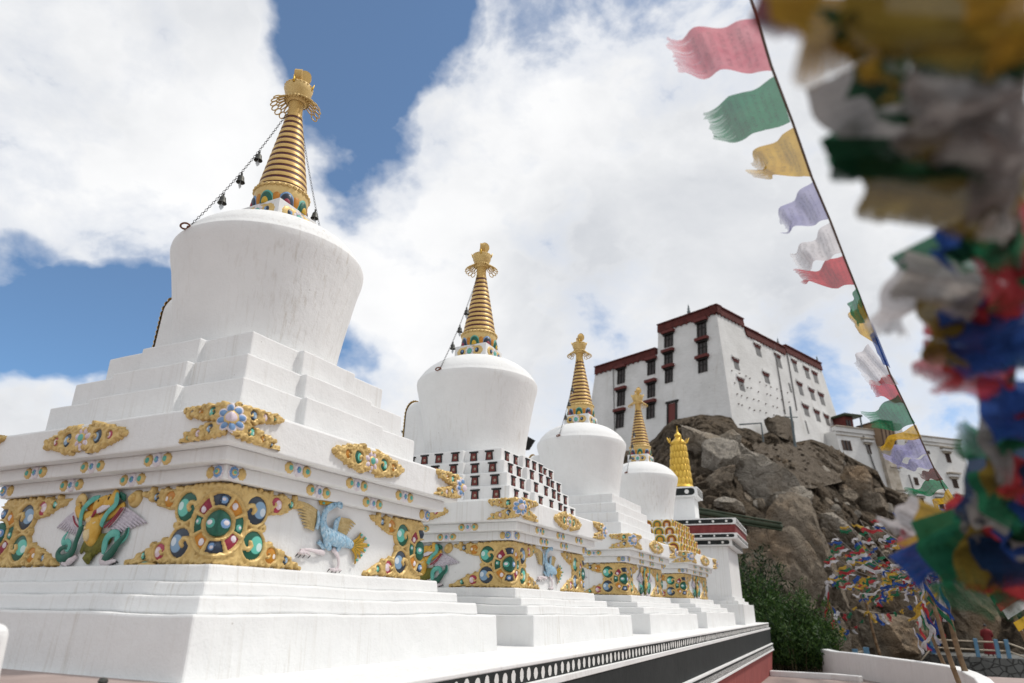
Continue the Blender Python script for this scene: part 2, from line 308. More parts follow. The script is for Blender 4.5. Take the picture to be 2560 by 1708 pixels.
class MB:
    def __init__(s): s.v = []; s.f = []; s.m = []
    def add(s, vs, fs, mi=0):
        b = len(s.v); s.v += [tuple(v) for v in vs]; s.f += [tuple(i+b for i in f) for f in fs]; s.m += [mi]*len(fs)
    def box(s, lo, hi, mi=0, lo2=None, hi2=None):   # lo2/hi2: x,y extents at top
        (x0, y0, z0), (x1, y1, z1) = lo, hi
        a0, b0 = (x0, y0) if lo2 is None else lo2; a1, b1 = (x1, y1) if hi2 is None else hi2
        s.add([(x0, y0, z0), (x1, y0, z0), (x1, y1, z0), (x0, y1, z0), (a0, b0, z1), (a1, b0, z1), (a1, b1, z1), (a0, b1, z1)],
              [(3, 2, 1, 0), (4, 5, 6, 7), (0, 1, 5, 4), (1, 2, 6, 5), (2, 3, 7, 6), (3, 0, 4, 7)], mi)
    def prism(s, poly, z0, z1, mi=0, scale=1.0):
        n = len(poly); vs = [(x, y, z0) for x, y in poly]+[(x*scale, y*scale, z1) for x, y in poly]
        s.add(vs, [tuple(range(n))[::-1], tuple(range(n, 2*n))]+[(i, (i+1) % n, n+(i+1) % n, n+i) for i in range(n)], mi)
    def lathe(s, prof, n=48, mi=0, mats=None, c=(0, 0), a0=0, a1=2*PI):
        full = abs(a1-a0-2*PI) < 1e-6; k = n if full else n+1
        vs = []
        for r, z in prof:
            for i in range(k):
                a = a0+(a1-a0)*i/n; vs.append((c[0]+r*math.cos(a), c[1]+r*math.sin(a), z))
        b = len(s.v); s.v += vs
        for j in range(len(prof)-1):
            for i in range(n):
                i2 = (i+1) % k if full else i+1
                s.f.append((b+j*k+i, b+j*k+i2, b+(j+1)*k+i2, b+(j+1)*k+i)); s.m.append(mats[j] if mats else mi)
    def tube(s, pts, rad, n=8, mi=0, flat=None, cap=True):   # flat: (normal vector, factor)
        pts = [Vector(p) for p in pts]; k = len(pts)
        if not hasattr(rad, '__len__'): rad = [rad]*k
        vs = []; prev = None
        for i, p in enumerate(pts):
            t = (pts[min(i+1, k-1)]-pts[max(i-1, 0)]).normalized()
            if flat: nrm = Vector(flat[0])
            else:
                if prev is None:
                    nrm = Vector((0, 0, 1)) if abs(t.z) < .9 else Vector((1, 0, 0))
                else: nrm = prev
            nrm = (nrm-t*nrm.dot(t))
            if nrm.length < 1e-5: nrm = t.orthogonal()
            nrm.normalize(); prev = nrm; bt = t.cross(nrm)
            for j in range(n):
                a = 2*PI*j/n; vs.append(p+bt*(rad[i]*math.cos(a))+nrm*(rad[i]*(flat[1] if flat else 1)*math.sin(a)))
        fs = [(i*n+j, i*n+(j+1) % n, (i+1)*n+(j+1) % n, (i+1)*n+j) for i in range(k-1) for j in range(n)]
        if cap: fs += [tuple(range(n))[::-1], tuple((k-1)*n+j for j in range(n))]
        s.add(vs, fs, mi)
    def dome(s, f, cu_, cv, ru, rv, w0, hgt, mi=0, n=16, rings=4, rot=0, shape=None):
        # ellipse dome in (u,v,w) coordinates, mapped by f
        vs = []; ca, sa = math.cos(rot), math.sin(rot)
        for k in range(rings):
            q = PI/2*k/rings
            for i in range(n):
                a = 2*PI*i/n; g = shape(a) if shape else 1
                x = ru*math.cos(q)*math.cos(a)*g; y = rv*math.cos(q)*math.sin(a)*g
                vs.append(f(cu_+x*ca-y*sa, cv+x*sa+y*ca, w0+hgt*math.sin(q)))
        vs.append(f(cu_, cv, w0+hgt)); t = len(vs)-1
        fs = [(k*n+i, k*n+(i+1) % n, (k+1)*n+(i+1) % n, (k+1)*n+i) for k in range(rings-1) for i in range(n)]
        fs += [((rings-1)*n+i, (rings-1)*n+(i+1) % n, t) for i in range(n)]
        s.add(vs, fs, mi)
    def torus(s, c, R, r, ax1, ax2, n=16, m=6, mi=0, sq=1):
        c = Vector(c); ax1 = Vector(ax1); ax2 = Vector(ax2); ax3 = ax1.cross(ax2); vs = []
        for i in range(n):
            a = 2*PI*i/n; d = ax1*math.cos(a)+ax2*math.sin(a)
            for j in range(m):
                q = 2*PI*j/m; vs.append(c+(ax1*math.cos(a)*R+ax2*math.sin(a)*R*sq)+d*(r*math.cos(q))+ax3*(r*math.sin(q)))
        s.add(vs, [(i*m+j, ((i+1) % n)*m+j, ((i+1) % n)*m+(j+1) % m, i*m+(j+1) % m) for i in range(n) for j in range(m)], mi)
    def mesh(s, name, mats, smooth=False):
        me = bpy.data.meshes.new(name); me.from_pydata(s.v, [], s.f)
        for m in (mats if isinstance(mats, (list, tuple)) else [mats]): me.materials.append(M[m] if isinstance(m, str) else m)
        if len(me.materials) > 1: me.polygons.foreach_set('material_index', s.m)
        if smooth: me.polygons.foreach_set('use_smooth', [True]*len(s.f))
        me.update(); return me
    def fix(s, me):
        bm = bmesh.new(); bm.from_mesh(me); bmesh.ops.recalc_face_normals(bm, faces=bm.faces); bm.to_mesh(me); bm.free(); return me
    def build(s, name, mats, parent=None, smooth=False, bevel=0, seg=2, fix=True, auto=None):
        me = s.mesh(name, mats, smooth)
        if fix: s.fix(me)
        return put(name, me, parent, bevel=bevel, seg=seg, auto=auto)
def put(name, me, parent=None, loc=None, bevel=0, seg=2, rz=0, mw=None, auto=None):
    o = bpy.data.objects.new(name, me); COL.objects.link(o)
    if parent: o.parent = parent
    if loc is not None: o.location = loc
    if rz: o.rotation_euler = (0, 0, rz)
    if mw is not None: o.matrix_local = mw
    if bevel:
        b = o.modifiers.new('bevel', 'BEVEL'); b.width = bevel; b.segments = seg; b.limit_method = 'ANGLE'; b.angle_limit = math.radians(40)
    return o
def autosmooth(me, ang=40):
    me.polygons.foreach_set('use_smooth', [True]*len(me.polygons)); me.set_sharp_from_angle(angle=math.radians(ang))

# ------------------------------------------------------------------ carved relief: a height field folded round the corner
def fold(h):
    def f(u, v, w):
        if u >= 0: return (-h+u-w*max(0, 1-u/.07), -h-w, v)
        return (-h-w, -h-u-w*max(0, 1+u/.07), v)
    return f
class Field:
    def __init__(s, u0, u1, v0, v1, st):
        s.u = np.arange(u0, u1+st/2, st); s.v = np.arange(v0, v1+st/2, st); s.U, s.V = np.meshgrid(s.u, s.v)
        s.D = np.full(s.U.shape, 9.0); s.Hd = np.zeros(s.U.shape)
    def segd(s, pts):
        best = np.full(s.U.shape, 9.0); 
        for i in range(len(pts)-1):
            (x0, y0, a), (x1, y1, b) = pts[i], pts[i+1]; dx, dy = x1-x0, y1-y0; L = dx*dx+dy*dy+1e-12
            t = np.clip(((s.U-x0)*dx+(s.V-y0)*dy)/L, 0, 1)
            d = np.hypot(s.U-x0-t*dx, s.V-y0-t*dy)-(a+(b-a)*t); best = np.minimum(best, d)
        return best
    def cap(s, *pts): s.D = np.minimum(s.D, s.segd(pts) if len(pts) > 1 else np.hypot(s.U-pts[0][0], s.V-pts[0][1])-pts[0][2])
    def plate(s, t, e):
        x = np.clip(-s.D/e, 0, 1); s.Hd = np.where(s.D < 0, t*np.sqrt(1-(1-x)**2), np.clip(-s.D*1.2, -.02, 0)); s.t = t
    def ring(s, c, rx, ry, w, amp):
        q = np.hypot((s.U-c[0])/rx, (s.V-c[1])/ry); d = (q-1)*min(rx, ry); s.Hd = s.Hd+amp*np.exp(-(d/w)**2)*(s.D < .01)
    def pit(s, c, rx, ry, lev):
        q = np.hypot((s.U-c[0])/rx, (s.V-c[1])/ry); s.Hd = np.where(q < .97, np.minimum(s.Hd, lev), s.Hd)
    def tubes(s, pts, base, gain=1.0):
        d = s.segd(pts); rr = max(p[2] for p in pts)
        top = base+gain*np.sqrt(np.clip(1-((d+rr)/rr)**2, 0, 1))*rr; s.Hd = np.where(d < 0, np.maximum(s.Hd, top), s.Hd)
    def bead(s, c, r, base, gain=.8):
        d = np.hypot(s.U-c[0], s.V-c[1])/r; s.Hd = np.where(d < 1, np.maximum(s.Hd, base+gain*r*np.sqrt(np.clip(1-d*d, 0, 1))), s.Hd)
    def mesh(s, name, f, mats=('gold',)):
        ny, nx = s.U.shape
        keep = (s.Hd > -.0035); need = np.zeros_like(keep)
        cell = keep[:-1, :-1] | keep[1:, :-1] | keep[:-1, 1:] | keep[1:, 1:]
        idx = -np.ones((ny, nx), int); vs = []; fs = []
        js, is_ = np.nonzero(cell)
        for j, i in zip(js, is_):
            q = []
            for a, b in ((j, i), (j, i+1), (j+1, i+1), (j+1, i)):
                if idx[a, b] < 0:
                    idx[a, b] = len(vs); vs.append(f(s.U[a, b], s.V[a, b], float(max(s.Hd[a, b], -.012))))
                q.append(idx[a, b])
            fs.append(tuple(q))
        me = bpy.data.meshes.new(name); me.from_pydata(vs, [], fs)
        for m in mats: me.materials.append(M[m])
        me.polygons.foreach_set('use_smooth', [True]*len(fs)); me.update(); return me
def spiral(c, r0, r1, a0, turns, w0, w1, n=14, sy=1):
    return [(c[0]+(r0+(r1-r0)*i/n)*math.cos(a0+turns*2*PI*i/n), c[1]+sy*(r0+(r1-r0)*i/n)*math.sin(a0+turns*2*PI*i/n), w0+(w1-w0)*i/n) for i in range(n+1)]

def gem_mesh():
    mb = MB(); mb.dome(lambda u, v, w: (u, v, w), 0, 0, 1, 1, -.5, 1.5, n=20, rings=5); return mb
GEM = {}
def gem_me(c):
    if c not in GEM:
        GEM[c] = gem_mesh().mesh('gem_'+c, ['gem_'+c], True)
    return GEM[c]
def gem_matrix(h, u, v, w, ru, rv, hw, flip=False, rot=0):
    sx = -1 if flip else 1
    if u >= 0: B = Matrix(((1, 0, 0, -h+u), (0, 0, -1, -h-w), (0, 1, 0, v), (0, 0, 0, 1)))
    else: B = Matrix(((0, 0, -1, -h-w), (-1, 0, 0, -h-u), (0, 1, 0, v), (0, 0, 0, 1)))
    R_ = Matrix.Rotation(rot+(PI if flip else 0), 4, 'Z')
    return B @ Matrix.Diagonal((ru, rv, hw, 1)) @ R_ if abs(ru-rv) > 1e-9 else B @ R_ @ Matrix.Diagonal((ru, rv, hw, 1))

def carve(F, gems, t, edge=True, seed=1):
    rnd = random.Random(seed)
    for (u, v, r, c) in gems:
        F.ring((u, v), r*1.13, r*1.13, r*.10, t*.42)
        F.pit((u, v), r, r, t*.35)
    for (u, v, r, c) in gems:                 # comma swirl curling in over the gem
        sgn = -1 if u >= 0 else 1
        a0 = PI if u >= 0 else 0
        up = 1 if rnd.random() < .5 else -1
        pts = [(u+sgn*r*1.05, v-up*r*.15, r*.12), (u+sgn*r*.8, v+up*r*.22, r*.16), (u+sgn*r*.42, v+up*r*.28, r*.17), (u+sgn*r*.2, v+up*r*.02, r*.18), (u+sgn*r*.34, v-up*r*.2, r*.16)]
        F.tubes(pts, t*.75+.010, .75)
    if edge:                                   # scalloped edge curls
        d = F.D; ny, nx = d.shape
        cand = np.argwhere((d < -.008) & (d > -.020)); rnd.shuffle(cand) if False else None
        order = list(range(len(cand))); rnd.shuffle(order); pl = []
        for k in order:
            j, i = cand[k]; u, v = F.u[i], F.v[j]
            if all((u-a)**2+(v-b)**2 > .034**2 for a, b in pl) and all(math.hypot(u-g[0], v-g[1]) > g[2]*1.2 for g in gems):
                pl.append((u, v))
        for u, v in pl:
            r = rnd.uniform(.015, .023); a0 = rnd.uniform(0, 6.28)
            F.tubes(spiral((u, v), r, r*.25, a0, rnd.choice((-1, 1))*1.25, .0085, .0055, 10), t*.92, 1.25)
    F.Hd += np.where(F.D < .0, np.array([[mnoise.noise((a*35, b*35, seed)) for a in F.u] for b in F.v])*t*.12, 0)

HF = 1.155
def wheel_ornament_data():
    t = .026; F = Field(-.80, .80, .222, .748, .0085)
    for sg in (1, -1):
        F.cap((0, .705, .034), (sg*.2, .69, .045)); F.cap((0, .262, .034), (sg*.28, .268, .042))
        F.cap((sg*.2, .652, .085), (sg*.46, .652, .068), (sg*.60, .672, .042), (sg*.69, .695, .02), (sg*.76, .708, .006))
        F.cap((sg*.2, .315, .085), (sg*.465, .312, .072), (sg*.61, .287, .046), (sg*.70, .262, .026), (sg*.79, .240, .008))
        F.cap((sg*.28, .590, .118)); F.cap((sg*.29, .366, .118))
        for k in range(6):       # extra lobes on the outline
            a = k/5
            F.cap((sg*(.36+.34*a), .585+.10*a+.008*math.sin(k*2.4), .033-.017*a)); F.cap((sg*(.37+.34*a), .385-.115*a+.008*math.sin(k*1.9), .033-.017*a))
            F.cap((sg*(.05+.6*a), .722, .020)); F.cap((sg*(.05+.62*a), .245, .018))
    F.cap((0, .480, .225))
    F.D = np.maximum(F.D, np.maximum(.224-F.V, F.V-.745))
    F.plate(t, .03)
    G = []
    for sg, ca, cb in ((1, ('blue', 'red', 'green'), ('green', 'orange', 'blue')), (-1, ('green', 'orange', 'blue'), ('blue', 'red', 'green'))):
        G += [(sg*.284, .592, .095, ca[0]), (sg*.462, .650, .055, ca[1]), (sg*.598, .672, .031, ca[2])]
        G += [(sg*.294, .364, .095, cb[0]), (sg*.466, .312, .055, cb[1]), (sg*.612, .288, .031, cb[2])]
    carve(F, G, t, True, 3)
    # wheel
    c = (0, .478)
    q = np.hypot(F.U-c[0], F.V-c[1]); F.Hd = np.where(q < .212, t*.45, F.Hd)
    for R_, w, a in ((.202, .011, .036), (.185, .005, .020), (.103, .008, .032), (.110, .005, .02)):
        F.Hd = np.where(q < .23, np.maximum(F.Hd, t*.45+a*np.exp(-((q-R_)/w)**2)), F.Hd)
    for k in range(8):
        a = PI/8+k*PI/4; F.tubes([(c[0]+.11*math.cos(a), c[1]+.11*math.sin(a), .011), (c[0]+.19*math.cos(a), c[1]+.19*math.sin(a), .016)], t*.75, 1.3)
    for sg in (1, -1):
        for (x, y, s_) in ((.085, .712, 1), (.15, .70, -1), (.07, .25, 1), (.14, .258, -1), (.205, .265, 1), (.36, .48, -1)):
            F.tubes(spiral((sg*x, y), .026, .006, 1.0, s_*1.3, .010, .007, 10), t*.8, 1.1)
    me = F.mesh('wheel_ornament', fold(HF))
    cells = []
    cc = ['green', 'orange', 'blue', 'red', 'green', 'orange', 'blue', 'red']
    for k in range(8):
        mb = MB(); a0 = k*PI/4; cu_, cv = .145*math.cos(a0+.0), c[1]+.145*math.sin(a0)
        f = fold(HF); vs = []; n = 12
        def P_(rr, aa, w): return f(rr*math.cos(aa), c[1]+rr*math.sin(aa), w)
        g = []
        R1 = np.linspace(.113, .184, 5); A = np.linspace(a0-.33, a0+.33, 7)
        for i, rr in enumerate(R1):
            for j, aa in enumerate(A):
                w = .025+.010*math.sin(PI*(i+.2)/4.4)*math.sin(PI*(j+.3)/6.6); g.append(P_(rr, aa, w))
        fs = [(i*7+j, i*7+j+1, (i+1)*7+j+1, (i+1)*7+j) for i in range(4) for j in range(6)]
        mb.add(g, fs, 0)
        da = .12 if k % 2 else -.1
        mb.dome(f, .146*math.cos(a0+da), c[1]+.146*math.sin(a0+da), .024, .024, .031, .006, 1, 12, 3)
        mb.dome(f, .150*math.cos(a0+da), c[1]+.150*math.sin(a0+da), 0.011, .011, .0362, .003, 2, 10, 2)
        col = cc[k]; m3 = {'green': ['deep_green', 'teal', 'petal_white'], 'orange': ['tile_orange', 'petal_white', 'petal_white'], 'blue': ['navy_gem', 'petal_blue', 'petal_white'], 'red': ['relief_maroon', 'petal_pink', 'petal_white']}[col]
        cells.append(('gem', mb.fix(mb.mesh('wheel_gem', m3, True))))
    mb = MB(); f = fold(HF); mb.dome(f, 0, c[1], .084, .084, .02, .022, 0, 24, 6)
    for sg, m_ in ((1, 1), (-1, 2)):
        mb.dome(f, sg*.036, c[1], .034, .034, .034, .010, m_, 14, 3); mb.dome(f, sg*.044, c[1]+.004, .016, .016, .0425, .004, 3, 12, 2)
    cells.append(('hub_gem', mb.fix(mb.mesh('hub_gem', ['deep_green', 'petal_blue', 'teal', 'petal_white'], True))))
    return me, G, cells, t
vm('navy_gem', (.015, .025, .045), (.03, .045, .075), 8, .35)
HS = 1.41
def flower(mb, f, u, v, R_, w, np_=8, m=(0, 1, 2, 3)):
    for k in range(np_):
        a = 2*PI*k/np_+.2
        mb.dome(f, u+R_*.66*math.cos(a), v+R_*.66*math.sin(a), R_*.36, R_*.30, w, R_*.13, m[0], 12, 3, rot=a)
        mb.dome(f, u+R_*.60*math.cos(a), v+R_*.60*math.sin(a), R_*.28, R_*.21, w+R_*.06, R_*.13, m[1], 12, 3, rot=a)
    mb.dome(f, u, v, R_*.50, R_*.50, w+R_*.02, R_*.26, m[2], 18, 4)
    mb.dome(f, u, v, R_*.33, R_*.33, w+R_*.2, R_*.14, m[3], 16, 3)
def slab_corner_data():
    t = .026; F = Field(-.44, .44, .955, 1.192, .0075)
    G = []
    for sg, ca, cb in ((1, ('blue', 'pink', 'green'), ('green', 'orange', 'blue')), (-1, ('green', 'orange', 'blue'), ('blue', 'pink', 'green'))):
        F.cap((sg*.05, 1.13, .05), (sg*.15, 1.133, .052), (sg*.25, 1.145, .038), (sg*.33, 1.158, .022), (sg*.42, 1.168, .005))
        F.cap((sg*.05, 1.03, .05), (sg*.15, 1.02, .052), (sg*.25, 1.000, .038), (sg*.33, .982, .022), (sg*.43, .962, .005))
        for k in range(7):
            a = k/6; F.cap((sg*(.1+.3*a), 1.172+.004*math.sin(k*3), .014)); F.cap((sg*(.12+.28*a), .975-.01*a, .014)); F.cap((sg*(.16+.2*a), 1.098+.04*a, .014)); F.cap((sg*(.16+.2*a), 1.055-.05*a, .014))
        G += [(sg*.150, 1.133, .036, ca[0]), (sg*.250, 1.143, .026, ca[1]), (sg*.335, 1.156, .016, ca[2])]
        G += [(sg*.150, 1.022, .036, cb[0]), (sg*.250, 1.002, .026, cb[1]), (sg*.335, .982, .016, cb[2])]
    F.D = np.maximum(F.D, np.maximum(.957-F.V, F.V-1.190))
    F.plate(t, .022); carve(F, G, t, True, 5)
    me = F.mesh('corner_scrollwork', fold(HS))
    mb = MB(); flower(mb, fold(HS), 0, 1.078, .096, .026)
    return me, G, [('lotus_flower', mb.fix(mb.mesh('lotus_flower', ['petal_white', 'petal_blue', 'gold', 'petal_pink'], True)))], t
def slab_mid_data(uc):
    t = .026; F = Field(uc-.46, uc+.46, .958, 1.188, .0075); G = []
    for sg in (1, -1):
        F.cap((uc+sg*.05, 1.072, .085), (uc+sg*.17, 1.072, .092), (uc+sg*.29, 1.072, .065), (uc+sg*.37, 1.072, .035), (uc+sg*.45, 1.075, .006))
        for k in range(10):
            a = k/9; F.cap((uc+sg*(.1+.3*a), 1.072+.1*(1-a*.75), .016)); F.cap((uc+sg*(.1+.3*a), 1.072-.1*(1-a*.75), .016))
        big, sm = (('blue', 'red') if uc < 0 else ('green', 'orange'))
        G += [(uc+sg*.165, 1.072, .052, big), (uc+sg*.295, 1.072, .034, sm)]
    F.D = np.maximum(F.D, np.maximum(.960-F.V, F.V-1.186))
    F.plate(t, .022)
    # swirl side needs a local sign, so carve about the ornament's own centre
    sh = Field.__new__(Field); sh.__dict__.update(F.__dict__); sh.U = F.U-uc; sh.u = F.u-uc
    G0 = [(u-uc, v, r, c) for u, v, r, c in G]; carve(sh, G0, t, True, 7 if uc < 0 else 8); F.Hd = sh.Hd
    me = F.mesh('oval_scrollwork', fold(HS))
    mb = MB(); flower(mb, fold(HS), uc, 1.072, .088, .02, 7)
    return me, G, [('lotus_flower', mb.fix(mb.mesh('lotus_flower', ['petal_white', 'petal_pink', 'gold', 'teal'], True)))], t
def small_mb(h, u, v, kind=0):
    f = fold(h); mb = MB()
    for sg in (1, -1):
        def shape(a, sg=sg): 
            x = math.cos(a)*sg; return (1+.28*max(0, x)**3)*(1+.07*math.sin(9*a))
        mb.dome(f, u+sg*.085, v, .040, .042, -.003, .02, 0, 26, 4, shape=shape)
        mb.dome(f, u+sg*.085, v, .020, .020, .014, .009, 3, 12, 3)
    for k in range(7):
        a = 2*PI*k/7; mb.dome(f, u+.026*math.cos(a), v+.032*math.sin(a), .019, .022, -.003, .016, 1, 9, 3)
    mb.dome(f, u, v, .021, .024, .008, .012, 2, 14, 3); mb.dome(f, u, v, .011, .012, .018, .005, 3, 10, 2)
    return mb
def small_corner(h, v):
    f = fold(h); mb = MB()
    for sg in (1, -1):
        mb.dome(f, sg*.135, v, .038, .042, -.003, .02, 0, 24, 4, shape=lambda a: 1+.08*math.sin(9*a)); mb.dome(f, sg*.135, v, .017, .017, .014, .009, 0, 12, 3)
        for k in range(8):
            a = 2*PI*k/8; mb.dome(f, sg*.062+.029*math.cos(a), v+.034*math.sin(a), .019, .021, -.003, .016, 1, 9, 3)
            mb.dome(f, sg*.062+.024*math.cos(a), v+.028*math.sin(a), .014, .015, .007, .01, 2, 9, 3)
        mb.dome(f, sg*.062, v, .020, .022, .012, .012, 0, 14, 3); mb.dome(f, sg*.062, v, .012, .013, .021, .006, 3, 10, 2)
    return mb

# ------------------------------------------------------------------ animal reliefs, drawn in (u, v) on a face
def rel(f, pts, rad, mb, mi=0, w=.0, flat=.6, n=10, sub=4):
    # smooth the polyline (Catmull-Rom) then sweep a flattened tube
    P_ = [Vector((a[0], a[1], (a[2] if len(a) > 2 else w))) for a in pts]; rr = list(rad) if hasattr(rad, '__len__') else [rad]*len(P_)
    out = []; ro = []
    for i in range(len(P_)-1):
        p0, p1, p2, p3 = P_[max(i-1, 0)], P_[i], P_[i+1], P_[min(i+2, len(P_)-1)]
        for k in range(sub):
            t = k/sub; out.append(.5*((2*p1)+(p2-p0)*t+(2*p0-5*p1+4*p2-p3)*t*t+(3*p1-3*p2+p3-p0)*t**3)); ro.append(rr[i]+(rr[i+1]-rr[i])*t)
    out.append(P_[-1]); ro.append(rr[-1])
    m2 = MB(); m2.tube(out, ro, n, 0, flat=((0, 0, 1), flat)); mb.add([f(*v) for v in m2.v], m2.f, mi)
def face_map(h, left):
    # local (u,v,w) with u=0 at the middle of the face; facing the viewer u grows to the right
    if left: return lambda u, v, w: (-h-w, -u, v)
    return lambda u, v, w: (u, -h-w, v)
def garuda_parts(f):
    # coordinates traced as (x,y) in a 900 x 800 grid
    def q(x, y, w=0.0): return ((x-548)/1010.0, .222+(868-y)/1530.0, w)
    def T(mb, pts, rad, mi=0, w=.01, flat=.7, n=10): rel(f, [q(*a) if len(a) == 3 else q(a[0], a[1], w) for a in pts], [r/1010.0 for r in (rad if hasattr(rad, '__len__') else [rad]*len(pts))], mb, mi, w, flat*.66, n)
    parts = []
    # torso, arms, two bird heads: one continuous figure
    b = MB()
    T(b, [(470, 330, .02), (510, 420, .03), (525, 520, .035), (520, 610, .03), (512, 650, .02)], [56, 82, 78, 64, 26])
    T(b, [(490, 330, .025), (400, 330, .03), (325, 305, .03), (290, 240, .03), (310, 190, .03)], [40, 36, 32, 30, 22])
    T(b, [(560, 350, .025), (650, 340, .03), (730, 290, .03), (800, 235, .03)], [44, 38, 30, 20])
    T(b, [(500, 290, .03), (530, 235, .04), (580, 170, .04), (600, 130, .035)], [38, 52, 34, 12])
    T(b, [(590, 250, .03), (640, 215, .045), (690, 165, .045), (680, 110, .035), (660, 85, .03)], [36, 56, 54, 34, 12])
    T(b, [(610, 240, .05), (660, 225, .06), (715, 205, .055)], [12, 22, 10])
    parts.append(('figure', b, ['relief_orange'], None))
    b = MB(); T(b, [(500, 500, .06), (512, 560, .065), (505, 600, .06)], [40, 34, 22], 0); T(b, [(455, 380, .055), (490, 390, .06), (500, 350, .06)], [14, 20, 12]); T(b, [(560, 300, .06), (620, 275, .065), (690, 245, .06)], [16, 26, 8], 1)
    for x, y in ((490, 430), (530, 440), (470, 455), (520, 470), (545, 410)): T(b, [(x-20, y, .055), (x, y+14, .062), (x+20, y, .055)], 7)
    parts.append(('belly_plate', b, ['relief_cream', 'petal_white'], None))
    b = MB(); T(b, [(505, 358, .055), (530, 332, .062), (545, 305, .064), (572, 300, .062), (592, 330, .055)], [9, 12, 16, 13, 8], 0)
    parts.append(('necklace', b, ['relief_maroon'], None))
    for (x, y, w_, r_) in ((550, 185, .06, 10), (674, 168, .07, 14)):
        b = MB(); T(b, [(x-2, y, w_), (x+2, y+2, w_+.002)], r_); parts.append(('eye', b, ['claw_black'], None))
    for pts in (((300, 210), (330, 150)), ): pass
    b = MB(); T(b, [(300, 230, .03), (285, 170, .035), (320, 130, .04), (355, 160, .04), (350, 215, .03)], [24, 30, 34, 32, 22]); T(b, [(360, 190, .02), (420, 210, .025), (470, 250, .02)], [16, 45, 30], 1)
    parts.append(('cymbal', b, ['gold', 'tile_orange'], None))
    b = MB()
    cx, cy = q(880, 178)[:2]
    b.dome(f, cx, cy, .066, .054, 0, .05, 0, 24, 5, rot=.9); b.dome(f, cx+.002, cy, .04, .032, .036, .026, 1, 20, 4, rot=.9); b.dome(f, cx+.002, cy, .022, .016, .055, .014, 0, 16, 3, rot=.9)
    parts.append(('cymbal', b, ['gold', 'gold_cone'], None))
    # wings
    for sg in (-1, 1):
        b = MB()
        for k in range(9):
            if sg < 0:
                x0, y0 = 272+k*9, 270+k*21; x1, y1 = 70+k*30, 440+k*12
            else:
                x0, y0 = 806-k*17, 275+k*22; x1, y1 = 1040-k*33, 440+k*11
            T(b, [(x0, y0, .022), ((x0+x1)/2, (y0+y1)/2-6, .022), (x1, y1, .012)], [10, 12, 7], 0, flat=.8)
            T(b, [((x0*3+x1)/4, (y0*3+y1)/4+9, .022), ((x0+2*x1)/3, (y0+2*y1)/3+9, .016)], [3.5, 2.5], 2, flat=.7)
        if sg < 0: T(b, [(272, 250, .03), (285, 340, .035), (320, 410, .035), (370, 460, .03)], [14, 20, 22, 12], 1); T(b, [(285, 330, .05), (320, 400, .05), (365, 450, .045)], 7, 3)
        else: T(b, [(805, 265, .03), (770, 340, .035), (720, 410, .035), (660, 470, .03)], [12, 20, 22, 12], 1); T(b, [(800, 275, .05), (740, 385, .05), (655, 470, .045)], 8, 3); T(b, [(818, 275, .045), (760, 385, .045), (690, 470, .04)], 6, 3)
        parts.append(('wing', b, ['relief_lilac', 'relief_pinkwhite', 'window_black', 'relief_maroon'], None))
    # ribbons
    b = MB()
    T(b, [(540, 150, .05), (470, 165, .05), (420, 220, .055), (385, 300, .055), (385, 400, .05), (390, 450, .045)], [18, 24, 24, 22, 20, 16], 0, flat=.4)
    T(b, [(390, 440, .04), (395, 500, .045), (370, 600, .04), (355, 690, .035), (300, 755, .03), (220, 775, .03), (180, 730, .03), (195, 680, .03), (250, 660, .035), (290, 690, .03)], [26, 26, 24, 26, 30, 28, 26, 22, 14, 8], 1, flat=.5)
    T(b, [(215, 490, .015), (195, 560, .025), (215, 610, .03), (270, 600, .035), (300, 640, .035), (280, 690, .03), (240, 670, .03)], [4, 16, 24, 22, 20, 16, 8], 0, flat=.5)
    parts.append(('ribbon', b, ['teal', 'deep_green'], None))
    b = MB()
    T(b, [(715, 120, .05), (745, 170, .06), (745, 240, .06), (680, 320, .06), (640, 400, .055), (618, 455, .045)], [18, 26, 24, 22, 26, 22], 0, flat=.4)
    T(b, [(740, 120, .04), (790, 165, .04), (800, 200, .035)], [16, 26, 10], 1, flat=.5)
    T(b, [(870, 460, .012), (875, 560, .02), (840, 610, .03), (800, 600, .03), (790, 540, .03), (730, 540, .035), (690, 600, .035), (690, 690, .035), (680, 740, .03)], [4, 18, 26, 28, 24, 30, 30, 28, 14], 0, flat=.5)
    T(b, [(865, 480, .02), (868, 560, .03), (835, 615, .035), (800, 680, .035), (760, 740, .03), (700, 790, .03), (740, 700, .025)], [6, 16, 24, 34, 36, 26, 10], 1, flat=.5)
    parts.append(('ribbon', b, ['teal', 'deep_green'], None))
    # leaf skirt
    b = MB()
    for x0, x1, y1, r in ((500, 420, 690, 60), (540, 520, 800, 62), (570, 620, 720, 66), (560, 570, 740, 60), (480, 470, 730, 60), (620, 690, 640, 60), (640, 690, 540, 48), (470, 400, 720, 34)):
        T(b, [(x0+40, 530, .012), ((x0+x1)/2+20, (540+y1)/2, .02), (x1, y1, .008)], [r*.7, r, 14], 0, flat=.45)
    T(b, [(520, 720, .025), (520, 780, .03), (518, 840, .012)], [26, 52, 12], 0, flat=.4)
    parts.append(('leaf_skirt', b, ['leaf_green'], None))
